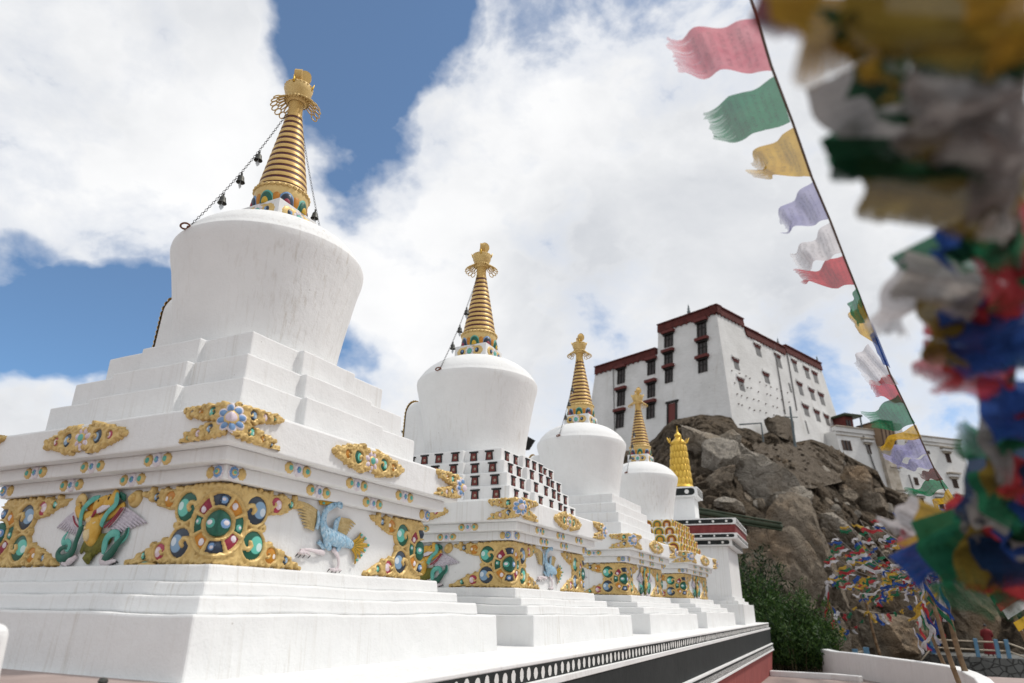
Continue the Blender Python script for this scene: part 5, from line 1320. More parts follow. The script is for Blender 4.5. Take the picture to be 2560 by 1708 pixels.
def boulder(px, py, wpx, hpx, ang, seed, label, m_='boulder', ndir=9, push=1.2, sub=5, depth=.8, cut=.74):
    hh_ = hill_hit(px, py); D = math.hypot(hh_.x, hh_.y) if hh_ is not None else hill_D(px, py); D -= min(wpx, hpx)/FPX*D*.16+push*.12; C_ = atD(px, py, D); dist = C_.dot(Vector(fw)); sx = wpx/FPX*dist*.62; sz = hpx/FPX*dist*.62
    rnd = random.Random(seed); bm = bmesh.new(); bmesh.ops.create_icosphere(bm, subdivisions=sub, radius=1)
    pl = []
    for _ in range(ndir+6):
        d = Vector((rnd.gauss(0, 1), rnd.gauss(0, 1), rnd.gauss(0, 1))).normalized(); pl.append((d, rnd.uniform(cut-.12, cut+.16)))
    rr = Matrix.Rotation(math.radians(-ang), 3, 'Y')
    for v in bm.verts:
        p = v.co.copy()
        p *= 1.25
        for d, k in pl:
            q = p.dot(d)
            if q > k: p -= d*((q-k)*.985)
        n_ = fbm(p*1.3+Vector((seed, 0, 0)), 4)*.075+fbm(p*4.5+Vector((0, seed, 0)), 4)*.04
        dd, _pp = mnoise.voronoi(p*1.5+Vector((seed*3.1, 0, 0))); n_ += (min(dd[1]-dd[0], .10)/.10-1)*.05
        p += v.co*n_
        p = Vector((p.x*sx, p.y*depth*min(sx, sz)*1.3, p.z*sz)); v.co = rr @ p
    me = bpy.data.meshes.new('boulder'); bm.to_mesh(me); bm.free(); me.materials.append(M[m_]); autosmooth(me, 28)
    o = put('boulder', me, None, C_, rz=math.atan2(C_.y, C_.x)-PI/2); tag(o, label, 'boulder', 'large boulders on the hillside'); return o
BL = [(1912, 1228, 190, 105, -22, 1, 'largest pale grey boulder with flat sloping top, right of the gilded cylinder', 'boulder', 2.2),
      (1806, 1158, 92, 84, -10, 2, 'blocky tan boulder with overhanging underside, high beside the gilded cylinder', 'boulder', 2.0),
      (1893, 1158, 82, 38, -32, 3, 'wedge shaped boulder tilted like a beak above the largest pale boulder', 'boulder', 2.4),
      (1752, 1110, 100, 74, -38, 4, 'long slanted boulder slab nearest to the fourth spire, under the hilltop', 'boulder', 1.6),
      (1822, 1098, 58, 40, 18, 5, 'small upright boulder just above the blocky tan one', 'boulder', 1.4),
      (1848, 1140, 62, 50, 20, 6, 'rounded boulder wedged between the blocky one and the beak shaped one', 'boulder', 1.5),
      (1800, 1205, 56, 76, -30, 7, 'narrow dark boulder below the overhang of the blocky one', 'boulder_tan', 1.6),
      (1968, 1272, 112, 90, 30, 8, 'pale broken boulder above the end of the green beam', 'boulder', 1.8),
      (1935, 1420, 190, 205, 12, 9, 'huge smooth brown boulder just above the green shrub', 'boulder_tan', 3.0),
      (2030, 1420, 130, 250, 14, 10, 'tall orange stained boulder right of the huge smooth brown one', 'boulder_tan', 1.8),
      (2142, 1222, 84, 92, 8, 11, 'rounded pinnacle boulder on the slope below the annex', 'boulder_tan', 2.2),
      (2122, 1248, 46, 48, 0, 12, 'small round boulder left of the rounded pinnacle', 'boulder_tan', 2.8),
      (2185, 1270, 64, 66, 14, 13, 'squat boulder right of the rounded pinnacle, above the flag strings', 'boulder_tan', 1.8),
      (2274, 1262, 46, 54, 10, 14, 'dark rounded boulder at the right edge of the slope under the annex wall', 'boulder_tan', 1.0),
      (2090, 1330, 90, 66, -8, 15, 'grey boulder at the upper left end of the flag strings', 'boulder', 1.8),
      (2190, 1600, 200, 120, -6, 16, 'broad tan rock slab low behind the white boundary wall', 'boulder_tan', 2.6),
      (2270, 1520, 170, 150, 20, 17, 'tan rock shoulder behind the bamboo poles', 'boulder_tan', 1.8),
      (2075, 1590, 70, 120, 5, 18, 'rough brown rock right behind the shrub', 'boulder_tan', 2.0),
      (2395, 1560, 150, 270, 8, 19, 'large dark rock face right of the bamboo poles', 'boulder_tan', 2.0),
      (1830, 1265, 60, 40, -15, 20, 'low boulder tucked under the left end of the green beam', 'boulder', 1.6)]
for (x, y, w, h, a, sd, lb, m_, pu) in BL: boulder(x, y, w, h, a, sd, lb, m_, push=pu)
# loose small rocks
rnd = random.Random(77)
protos = []
for sd in range(5):
    bm = bmesh.new(); bmesh.ops.create_icosphere(bm, subdivisions=3, radius=1)
    pl = [(Vector((rnd.gauss(0, 1), rnd.gauss(0, 1), rnd.gauss(0, 1))).normalized(), rnd.uniform(.6, .9)) for _ in range(9)]
    for v in bm.verts:
        p = v.co.copy()*1.2
        for d, k in pl:
            q = p.dot(d)
            if q > k: p -= d*(q-k)
        v.co = p*(1+.12*mnoise.noise(p*2+Vector((sd*5, 0, 0))))
    me = bpy.data.meshes.new('rock'); bm.to_mesh(me); bm.free(); me.materials.append(M['boulder' if sd % 2 else 'boulder_tan']); autosmooth(me, 35); protos.append(me)
for i in range(110):
    px = rnd.uniform(1860, 2330); py = rnd.uniform(1150, 1420)
    az, el = az_el(px, py)
    if el > np.interp(az, azs, els)-.6: continue
    hh_ = hill_hit(px, py)
    if hh_ is None: continue
    p = hh_.copy(); s = rnd.uniform(.16, .55)
    o = put('rock', rnd.choice(protos), None, p); o.scale = (s*rnd.uniform(.8, 1.5), s, s*rnd.uniform(.5, .9)); o.rotation_euler = (rnd.uniform(0, 6), rnd.uniform(0, 6), rnd.uniform(0, 6))
    tag(o, 'loose angular rock fragment on the rubble slope', 'rock', 'loose rock fragments on the slope')
# masonry retaining wall and dry stone stub high on the slope
def slope_wall(name, pix, push, thick, mat_, label, cat, rough=.25, seed=1):
    a = [atD(x, y, hill_D(x, min(y, 1400))-push) for x, y in pix]   # outline, left to right on top then back along the bottom
    n = len(a)//2; top = a[:n]; bot = a[n:][::-1]; NXx, NYy = 60, 22; vs = []
    Dm = sum(math.hypot(p.x, p.y) for p in a)/len(a)
    def pol(L, t):
        q = t*(len(L)-1); i = min(int(q), len(L)-2); return L[i].lerp(L[i+1], q-i)
    for j in range(NYy):
        for i in range(NXx):
            p = pol(top, i/(NXx-1)).lerp(pol(bot, i/(NXx-1)), j/(NYy-1)); k = p.normalized(); p = p+k*(-fbm(p*1.1+Vector((seed, 0, 0)), 4)*rough)+Vector((0, 0, fbm(p*.8, 3)*rough*.8 if j in (0,) else 0)); vs.append(p)
    mb = MB(); b2 = [v+Vector((v.x, v.y, 0)).normalized()*thick for v in vs]
    fs = [(j*NXx+i, j*NXx+i+1, (j+1)*NXx+i+1, (j+1)*NXx+i) for j in range(NYy-1) for i in range(NXx-1)]; N = len(vs)
    fs += [(i, i+1, N+i+1, N+i) for i in range(NXx-1)]+[(j*NXx, (j+1)*NXx, N+(j+1)*NXx, N+j*NXx) for j in range(NYy-1)]+[(j*NXx+NXx-1, (j+1)*NXx+NXx-1, N+(j+1)*NXx+NXx-1, N+j*NXx+NXx-1) for j in range(NYy-1)]
    mb.add(vs+b2, fs); o = mb.build(name, [mat_], None, fix=True); autosmooth(o.data, 40); tag(o, label, cat)
slope_wall('retaining_wall', [(1880, 1112), (1950, 1106), (2040, 1112), (2110, 1130), (2105, 1205), (2030, 1222), (1950, 1205), (1900, 1180)], 1.0, 2.5, 'mud_wall', 'flat brown mud masonry retaining wall set into the upper slope', 'wall', .9, 3)
slope_wall('stone_wall', [(1910, 1050), (1940, 1042), (1965, 1040), (1984, 1052), (1988, 1105), (1965, 1098), (1945, 1090), (1922, 1078)], 1.0, 1.6, 'mud_wall', 'ruined dry stone wall stub against the foot of the monastery', 'wall', .45, 8)
# utility pole, pipe frame, green beam
b0 = atD(1987, 1108, 70); t0 = atD(1979, 1016, 70)
mb = MB(); mb.tube([b0-Vector((0, 0, 1)), Vector((b0.x, b0.y, t0.z))], [.13, .09], 8); UP = mb.build('utility_pole', ['steel_grey'], None); tag(UP, 'thin grey utility pole with a crossarm on the hilltop', 'pole')
zc = atD(1980, 1043, 70).z; rv = Vector((cr[0], cr[1], 0)); mb = MB(); mb.tube([Vector((b0.x, b0.y, zc))-rv*.6, Vector((b0.x, b0.y, zc))+rv*.6], .05, 6); put('crossarm', mb.mesh('crossarm', ['steel_grey']), UP)
e1, e2, e3 = atD(1848, 1060, 69), atD(1903, 1058, 69), atD(1903, 1094, 69)
mb = MB(); mb.tube([Vector((e1.x, e1.y, e2.z)), Vector((e2.x, e2.y, e2.z)), Vector((e2.x, e2.y, e3.z-.6))], .08, 8); tag(mb.build('pipe_frame', ['steel_grey'], None), 'bent grey pipe rail standing below the monastery corner', 'rail')
g1, g2 = atD(1715, 1276, 36), atD(1955, 1318, 34); mb = MB()
dv = (g2-g1).normalized(); up = Vector((0, 0, 1)); sd = dv.cross(up).normalized()
mb.tube([g1, g1.lerp(g2, .33)+up*.03, g1.lerp(g2, .66)-up*.02, g2], .12, 10); mb.tube([g1+up*.20, g2+up*.17], .05, 8); mb.tube([g1-up*.17+sd*.1, g1.lerp(g2, .6)-up*.19+sd*.1, g2-up*.15+sd*.1], .045, 6)
gb = mb.build('green_pipe', ['green_pipe_paint'], None, True); tag(gb, 'weathered green pipe beam crossing the rocks behind the shrine', 'pipe')
# far mountains
mb = MB(); n = 60
for i in range(n+1):
    a = math.radians(-60+i*2.2); z = 150+60*fbm(Vector((i*.16, 3, 1)), 4); mb.v += [(2600*math.cos(a), 2600*math.sin(a), -10), (2600*math.cos(a), 2600*math.sin(a), z*float(np.interp(-60+i*2.2, [-60, -8, 10, 72], [1.5, 1.35, .6, .5])))]
mb.f = [(2*i, 2*i+2, 2*i+3, 2*i+1) for i in range(n)]; mb.m = [0]*n
vm('haze_blue', (.10, .15, .21), (.14, .19, .25), .004, 1.0, 0, .1, True)
tag(mb.build('mountains', ['haze_blue'], None, fix=False), 'hazy blue far mountains', kind='structure')

# ------------------------------------------------------------------ courtyard edge: white wall, kerb, shrub, railing, person
def wall_path(name, pts, hgt, th, mat_, label, cat, base):
    mb = MB(); vs = []
    n = len(pts)
    for i, p in enumerate(pts):
        p = Vector(p); t = (Vector(pts[min(i+1, n-1)])-Vector(pts[max(i-1, 0)])).normalized(); s = Vector((-t.y, t.x, 0))*th/2
        h = hgt[i] if hasattr(hgt, '__len__') else hgt
        vs += [(p.x+s.x, p.y+s.y, base), (p.x-s.x, p.y-s.y, base), (p.x-s.x, p.y-s.y, h), (p.x+s.x, p.y+s.y, h)]
    fs = [(0, 1, 2, 3), tuple(4*(n-1)+k for k in range(4))]
    for i in range(n-1):
        for k in range(4): fs.append((4*i+k, 4*i+(k+1) % 4, 4*i+4+(k+1) % 4, 4*i+4+k))
    mb.add(vs, fs); o = mb.build(name, [mat_], None, bevel=.03, seg=3); tag(o, label, cat); return o
def azp(az, D): return (D*math.cos(math.radians(az)), D*math.sin(math.radians(az)), 0)
tops = [(2060, 1622, 26.0), (2089, 1628, 25.2), (2150, 1634, 24.2), (2230, 1645, 22.6), (2310, 1655, 21.2), (2384, 1666, 19.8), (2425, 1680, 18.4), (2455, 1695, 17.0), (2470, 1712, 15.6)]
pts = [atD(x, y, D) for x, y, D in tops]
wall_path('boundary_wall', [(p.x, p.y, 0) for p in pts], [p.z for p in pts], .28, 'white', 'curving low white boundary wall below the bamboo poles', 'wall', ZG-.02)
kp = [atZ(1925, 1676, ZG+.15), atZ(2000, 1680, ZG+.15), atZ(2080, 1684, ZG+.15), atZ(2152, 1690, ZG+.15)]
wall_path('kerb', [(p.x, p.y, 0) for p in kp], ZG+.15, .22, 'white', 'low white kerb at the foot of the shrub', 'kerb', ZG-.02)
def shrub(name, spots, label, nst, leaf, lsize, seed, lm='leaf', wob=.35):
    rnd = random.Random(seed); root = empty(name, (spots[0][0], spots[0][1], ZG), 0, label, 'shrub')
    st = MB(); lf = MB()
    for (cx_, cy_, R_, hh, k) in spots:
        for s in range(k):
            a = rnd.uniform(0, 6.28); r = R_*math.sqrt(rnd.random()); x, y = cx_+r*math.cos(a), cy_+r*math.sin(a); Ht = hh*(1-.35*(r/R_)**2)*rnd.choice((rnd.uniform(.45, .8), rnd.uniform(.7, 1.2)))
            lean = Vector((rnd.uniform(-wob, wob)+.3*(x-cx_)/R_, rnd.uniform(-wob, wob)+.3*(y-cy_)/R_, 0)); P_ = [Vector((x, y, ZG))+lean*(t*t)*Ht*.6+Vector((0, 0, Ht*t)) for t in np.linspace(0, 1, 6)]
            if s % 3 == 0: st.tube(P_, [.016, .014, .011, .009, .006, .003], 4)
            for _ in range(leaf):
                t = rnd.uniform(.12, 1.0)**.8; q = t*5; i = min(int(q), 4); p = P_[i].lerp(P_[i+1], q-i)
                d = Vector((rnd.gauss(0, 1), rnd.gauss(0, 1), rnd.gauss(.95, .5))).normalized(); L_ = lsize*rnd.uniform(.6, 1.3); off = Vector((rnd.gauss(0, 1), rnd.gauss(0, 1), rnd.gauss(0, .5)))*.10
                sd_ = d.cross(Vector((rnd.gauss(0, 1), rnd.gauss(0, 1), rnd.gauss(0, 1)))).normalized()*L_*.13; p = p+off
                lf.add([p, p+d*L_*.45+sd_, p+d*L_, p+d*L_*.45-sd_], [(0, 1, 2, 3)])
    for mb_, nm, mt in ((st, 'stem', 'stem'), (lf, 'foliage', lm)):
        o = mb_.build(nm, [mt], None, fix=False); o.parent = root; o.matrix_parent_inverse = Matrix.Translation(root.location).inverted()
    return root
def gp(px, D): e = ray(px, 1660); a = math.atan2(e[1], e[0]); return D*math.cos(a), D*math.sin(a)
sp = []
for px, D, R_, h, k in ((1905, 27.5, .9, 3.0, 95), (1950, 28.0, .9, 2.7, 95), (1990, 27.6, .8, 2.35, 95), (2022, 27.4, .7, 2.2, 85), (2052, 27.2, .45, 1.6, 40), (1930, 26.3, .7, 1.9, 70), (1985, 26.2, .7, 1.5, 70), (2025, 26.3, .5, 1.2, 50)):
    x, y = gp(px, D); sp.append((x, y, R_, h, k))
shrub('shrub', sp, 'bright green feathery shrub with upright shoots beside the terrace end', 0, 80, .16, 5)
sp = []
for px, D, R_, h, k in ((1870, 29.5, .9, 4.3, 70), (1900, 30.2, .8, 3.9, 70), (1850, 30, .9, 4.0, 60)):
    x, y = gp(px, D); sp.append((x, y, R_, h, k))
shrub('shrub', sp, 'darker green shrub behind the feathery one, touching the shrine pillar', 0, 80, .20, 6, 'leaf_dark', .2)
sp = []
for px, D, R_, h, k in ((2480, 66, 2.6, 6.0, 60), (2520, 66, 2.6, 5.5, 60)):
    x, y = gp(px, D); sp.append((x, y, R_, h, k))
shrub('shrub', sp, 'dark bush behind the railing at the far right', 0, 70, .55, 7, 'leaf_dark', .3)

# stone platform with blue posts and cream rails
DR = 52.0
zr = atD(2450, 1641, DR).z; za_ = atD(2340, 1641, DR).z
pl = [atD(2290, 1640, 53), atD(2345, 1641, DR), atD(2400, 1642, 51), atD(2470, 1642, 50.5), atD(2530, 1642, 50.5), atD(2600, 1644, 51)]
RP = empty('stone_platform', (pl[2].x, pl[2].y, -3.6), 0, 'low grey stone platform under the blue railing', 'platform')
mb = MB(); zP = zr; n = len(pl)
bot = [(p.x, p.y, -3.7) for p in pl]; top = [(p.x, p.y, zP) for p in pl]; bk_ = [(p.x+6*math.cos(-.08), p.y+6*math.sin(-.08), zP) for p in pl]
mb.add(bot+top+bk_, [(i, i+1, n+i+1, n+i) for i in range(n-1)]+[(n+i, n+i+1, 2*n+i+1, 2*n+i) for i in range(n-1)]); child_of(mb.build('masonry', ['stone_masonry'], None), RP)
RL = empty('railing', (pl[2].x, pl[2].y, zP), 0, 'railing with light blue posts and cream rails on the stone platform', 'railing')
ppx = [(2335, 0), (2446, 0), (2497, 0), (2523, 0)]
posts = []
for x, _ in ppx:
    p = atD(x, 1641, float(np.interp(x, [2290, 2345, 2400, 2470, 2530], [53.2, 52.2, 51.2, 50.7, 50.7]))); mb = MB(); mb.box((p.x-.10, p.y-.10, zP), (p.x+.10, p.y+.10, zP+.98)); child_of(mb.build('post', ['blue_post_paint'], None, bevel=.02), RL); posts.append(Vector((p.x, p.y, zP)))
ext_ = atD(2600, 1644, 52); posts2 = posts+[Vector((ext_.x, ext_.y, zP-.6))]
st_ = atD(2303, 1655, 51); st_ = Vector((st_.x, st_.y, zP-.7))
mb = MB()
for z in (.82, .38):
    mb.tube([st_+Vector((0, 0, z))]+[p+Vector((0, 0, z)) for p in posts2], .045, 8)
child_of(mb.build('rail', ['cream_rail'], None, True), RL)
p = atD(2225, 1638, 40)
for x in (2141, 2168): 
    pass
RL2 = empty('railing', atD(2150, 1630, 45), 0, 'short blue railing fragment peeking over the white boundary wall', 'railing')
q0, q1 = atD(2138, 1632, 45), atD(2166, 1628, 45); mb = MB()
for q in (q0, q1): mb.box((q.x-.12, q.y-.14, q.z-1.2), (q.x+.12, q.y+.14, q.z+.18))
child_of(mb.build('post', ['blue_post_paint'], None), RL2); mb = MB(); mb.tube([q0, q1], .06, 6); child_of(mb.build('rail', ['cream_rail'], None), RL2)

# person in red behind the railing
def person(loc, rz):
    root = empty('person', loc, rz, 'person in a dark red robe standing behind the blue railing', 'person')
    J = {'pelvis': (0, 0, .92), 'spine': (0, .01, 1.12), 'chest': (0, 0, 1.32), 'neck': (0, .0, 1.47), 'head0': (0, -.015, 1.56), 'head1': (0, -.03, 1.66), 'head2': (0, -.02, 1.72),
         'hipL': (.10, 0, .86), 'kneeL': (.11, -.02, .48), 'ankL': (.11, .03, .08), 'toeL': (.12, -.13, .03), 'hipR': (-.10, 0, .86), 'kneeR': (-.11, -.03, .48), 'ankR': (-.11, .02, .08), 'toeR': (-.13, -.14, .03),
         'shL': (.19, .0, 1.40), 'elL': (.25, -.02, 1.12), 'wrL': (.18, -.22, 1.02), 'haL': (.15, -.29, 1.03), 'shR': (-.19, 0, 1.40), 'elR': (-.25, -.02, 1.12), 'wrR': (-.18, -.22, 1.02), 'haR': (-.15, -.29, 1.03)}
    Rr = {'pelvis': .14, 'spine': .13, 'chest': .15, 'neck': .055, 'head0': .085, 'head1': .095, 'head2': .07, 'hipL': .09, 'kneeL': .058, 'ankL': .04, 'toeL': .03, 'shL': .06, 'elL': .045, 'wrL': .03, 'haL': .032}
    E_ = [('pelvis', 'spine'), ('spine', 'chest'), ('chest', 'neck'), ('neck', 'head0'), ('head0', 'head1'), ('head1', 'head2')]
    for s in 'LR': E_ += [('pelvis', 'hip'+s), ('hip'+s, 'knee'+s), ('knee'+s, 'ank'+s), ('ank'+s, 'toe'+s), ('chest', 'sh'+s), ('sh'+s, 'el'+s), ('el'+s, 'wr'+s), ('wr'+s, 'ha'+s)]
    for s, sg in (('L', 1), ('R', -1)):
        for i in range(4):
            nm = 'f%d%s' % (i, s); hx, hy, hz = J['ha'+s]; J[nm] = (hx-sg*(i-1.5)*.018, hy-.055, hz+.005); J[nm+'t'] = (hx-sg*(i-1.5)*.019, hy-.085+abs(i-1.5)*.006, hz-.025); Rr[nm] = .009; Rr[nm+'t'] = .007; E_ += [('ha'+s, nm), (nm, nm+'t')]
        J['th'+s] = (J['ha'+s][0]-sg*.045, J['ha'+s][1]-.01, J['ha'+s][2]+.005); Rr['th'+s] = .010; E_ += [('ha'+s, 'th'+s)]
    names = list(J); me = bpy.data.meshes.new('body'); me.from_pydata([J[n_] for n_ in names], [(names.index(a), names.index(b)) for a, b in E_], [])
    o = put('body', me, root); me.materials.append(M['skin']); sm = o.modifiers.new('skin', 'SKIN'); ss = o.modifiers.new('sub', 'SUBSURF'); ss.levels = ss.render_levels = 2
    for i, n_ in enumerate(names):
        r = Rr.get(n_, Rr.get(n_[:-1]+'L', .03)); me.skin_vertices[0].data[i].radius = (r, r); me.skin_vertices[0].data[i].use_root = (n_ == 'pelvis')
    mb = MB(); f = lambda u, v, w: (u, v, w); mb.dome(f, 0, -.005, .098, .105, 1.63, .135, 0, 20, 5); put('hair', mb.mesh('hair', ['hair_black'], True), root)
    mb = MB(); prof = [(.30, .12), (.27, .45), (.22, .85), (.20, 1.05), (.235, 1.25), (.25, 1.38), (.17, 1.47), (.075, 1.50)]; mb.lathe(prof, 28); mb.v = [(x*1.05, y*.72, z) for x, y, z in mb.v]
    for sg in (1, -1): mb.tube([(sg*.2, 0, 1.40), (sg*.262, -.02, 1.12), (sg*.19, -.20, 1.03)], [.085, .07, .06], 12)
    put('robe', mb.mesh('robe', ['robe_red'], True), root)
    mb = MB()
    mb.dome(f, .034, -.128, .012, .007, 1.645, .006, 1, 8, 2); mb.dome(f, -.034, -.128, .012, .007, 1.645, .006, 1, 8, 2); mb.tube([(0, -.115, 1.655), (0, -.142, 1.615), (0, -.12, 1.605)], [.008, .015, .01], 8); mb.tube([(-.03, -.112, 1.575), (0, -.120, 1.572), (.03, -.112, 1.575)], [.004, .008, .004], 6, 2)
    for sg in (1, -1): mb.tube([(sg*.098, -.02, 1.66), (sg*.108, -.012, 1.64), (sg*.098, -.015, 1.60)], [.012, .017, .01], 6)
    put('face', mb.mesh('face', ['skin', 'hair_black', 'robe_red'], True), root)
    return root
pp = atD(2478, 1641, 52.2); person((pp.x, pp.y, zP), math.radians(85))

# ------------------------------------------------------------------ bamboo poles
POLES = []
def bamboo(b, t, r, label):
    mb = MB(); n = 9; rnd = random.Random(hash(label) % 1000)
    P_ = [b.lerp(t, i/n)+Vector((math.sin(i*1.7)*.012, math.cos(i*1.3)*.012, 0)) for i in range(n+1)]; pts = []; rad = []
    for i in range(n):
        for q, k in ((0, 1.0), (.03, 1.18), (.06, 1.0)): pts.append(P_[i].lerp(P_[i+1], q)); rad.append(r*(1-.35*i/n)*k)
    pts.append(P_[-1]); rad.append(r*.6); o = mb.tube(pts, rad, 9); o = mb.build('bamboo_pole', ['bamboo'], None, True, fix=False); tag(o, label, 'pole', 'bamboo prayer flag poles'); return o
def pole(bx, by, tx, ty, d, dt, r, label):
    b, t = at(bx, by, d), at(tx, ty, dt); t2 = t; b2 = b+(b-t).normalized()*.9; POLES.append((b, t)); return bamboo(b2, t2, r, label)
pole(2092, 1628, 2076, 1512, 27, 27, .045, 'thin bamboo pole farthest left, next to the shrub')
pole(2199, 1638, 2158, 1485, 23.2, 23.2, .055, 'bamboo pole leaning at the middle of the white wall')
pole(2359, 1662, 2290, 1490, 17.5, 17.5, .05, 'slender bamboo pole behind the two thick ones')
pole(2398, 1712, 2308, 1440, 11, 11.5, .045, 'thick bamboo pole in front of the white wall')
pole(2415, 1692, 2344, 1440, 14.5, 14.5, .065, 'thickest bamboo pole wound with flag strips, standing on the wall')
pole(2600, 1660, 2462, 1410, 6.0, 6.0, .022, 'grey bamboo pole at the right edge behind the striped flags')

# ------------------------------------------------------------------ prayer flags
def cloth(w, h, seed, amp, nx=14, ny=14, fray=.02, curl=0.0, taper=0.0, shear=0.0):
    rnd = random.Random(seed); ph = [rnd.uniform(0, 6.28) for _ in range(6)]; k1 = rnd.uniform(1.2, 2.2); k2 = rnd.uniform(.7, 1.6); vs = []
    for j in range(ny+1):
        v = j/ny
        for i in range(nx+1):
            u = i/nx-.5; fr = 0
            if j == ny: fr = rnd.uniform(-fray, fray)
            g = v**.8
            z = amp*g*(math.sin(k1*2*PI*v+ph[0]+u*1.5)*.6+.35*math.sin(k2*2*PI*u+ph[1]+v*3)+.22*math.sin(5.3*v+7*u+ph[2]))+amp*.35*fbm(Vector((u*3+seed, v*3, 1)), 3)*g
            y = -v*h*(1-.12*amp/h*g)-fr*h-curl*v*v*h*.2
            x = u*w*(1-taper*v)+amp*.25*g*math.sin(2.3*v+ph[3])+shear*h*v
            vs.append((x, y, z+curl*h*v*v*.6))
    fs = [(j*(nx+1)+i, j*(nx+1)+i+1, (j+1)*(nx+1)+i+1, (j+1)*(nx+1)+i) for j in range(ny) for i in range(nx)]
    return vs, fs
def flag_me(col, *a, **k):
    vs, fs = cloth(*a, **k); me = bpy.data.meshes.new('prayer_flag'); me.from_pydata(vs, [], fs); me.materials.append(M['cloth_'+col]); me.polygons.foreach_set('use_smooth', [True]*len(fs)); cloth_uv(me, a[4], a[5]); me.update(); return me
def flag_at(me, p, ex, flow, label, group=None):
    ex = ex.normalized(); eyv = -(flow-ex*flow.dot(ex)).normalized(); ez = ex.cross(eyv)
    o = bpy.data.objects.new('prayer_flag', me); COL.objects.link(o)
    o.matrix_world = Matrix(((ex.x, eyv.x, ez.x, p.x), (ex.y, eyv.y, ez.y, p.y), (ex.z, eyv.z, ez.z, p.z), (0, 0, 0, 1)))
    tag(o, label, 'prayer flag', group or 'prayer flags'); return o
R3, U3, F3 = Vector(cr), Vector(cu), Vector(fw)
def rope(pts, r, label, n=6):
    mb = MB(); mb.tube(pts, r, 6); o = mb.build('flag_string', ['rope_grey'], None, True, fix=False); tag(o, label, 'string', 'prayer flag strings'); return o
def along(pts, s):
    q = s*(len(pts)-1); i = min(int(q), len(pts)-2); return pts[i].lerp(pts[i+1], q-i)
# 1) the diagonal string across the sky
DS = [(1868, -30, 2.75), (1893, 48, 2.9), (1928, 165, 3.1), (1983, 310, 3.35), (2030, 445, 3.6), (2076, 553, 3.85), (2113, 650, 4.1), (2145, 730, 4.35), (2172, 800, 4.6), (2225, 935, 5.0), (2264, 1015, 5.4), (2296, 1085, 5.7), (2330, 1160, 6.0), (2362, 1225, 6.4), (2400, 1290, 6.8), (2450, 1390, 7.5)]
dsp = [at(*q) for q in DS]
rope(dsp, .006, 'thin string of prayer flags crossing the sky diagonally')
# (start px, end px, flow px length, flow direction degrees from left, colour, droop label)
DF = [((1892, 46), (1932, 178), 215, 8, 'pink', 'faded red prayer flag at the top of the diagonal string'),
      ((1937, 190), (1976, 305), 175, 18, 'green', 'green prayer flag with blurred left edge, second from the top of the diagonal string'),
      ((1985, 318), (2026, 442), 150, 34, 'yellow', 'yellow prayer flag folded over the upper diagonal string'),
      ((2032, 455), (2074, 548), 120, 42, 'lavender', 'faded blue triangular prayer flag on the upper diagonal string'),
      ((2076, 555), (2108, 632), 110, 36, 'white', 'pale see-through white prayer flag below the faded blue one'),
      ((2110, 638), (2140, 712), 125, 20, 'red', 'red prayer flag streaming left near the middle of the diagonal string'),
      ((2142, 715), (2168, 795), 70, 68, 'green', 'narrow green prayer flag hugging the string above the yellow and blue pair'),
      ((2150, 745), (2200, 868), 60, 60, 'yellow', 'yellow prayer flag hugging the string beside the monastery sky'),
      ((2180, 805), (2226, 920), 40, 80, 'blue', 'dark blue prayer flag drawn out long along the diagonal string'),
      ((2170, 860), (2248, 962), 75, 42, 'white', 'whitish printed prayer flag right of the monastery roof end'),
      ((2225, 935), (2264, 1010), 70, 25, 'red', 'bright red prayer flag level with the monastery right end'),
      ((2245, 985), (2288, 1058), 135, 28, 'green', 'green prayer flag with a dark hem just above the yellow one'),
      ((2290, 1062), (2304, 1096), 140, 26, 'yellow', 'yellow prayer flag flying in front of the annex roof'),
      ((2300, 1090), (2320, 1135), 125, 28, 'lavender', 'pale violet prayer flag in front of the annex windows'),
      ((2322, 1138), (2336, 1170), 130, 8, 'lavender', 'pale violet see-through prayer flag stretched flat across the annex wall'),
      ((2336, 1168), (2358, 1200), 55, 20, 'maroon', 'short crimson prayer flag over the annex wall'),
      ((2352, 1195), (2372, 1222), 115, 24, 'green', 'green prayer flag low in front of the annex'),
      ((2370, 1222), (2390, 1254), 95, 32, 'yellow', 'yellow prayer flag low on the string under the green one'),
      ((2386, 1250), (2404, 1278), 70, 38, 'blue', 'blue prayer flag at the lower end of the diagonal string'),
      ((2402, 1276), (2420, 1302), 60, 25, 'red', 'small red prayer flag where the diagonal string dips into the flag tangle')]
def ds_depth(y): return float(np.interp(y, [q[1] for q in DS], [q[2] for q in DS]))
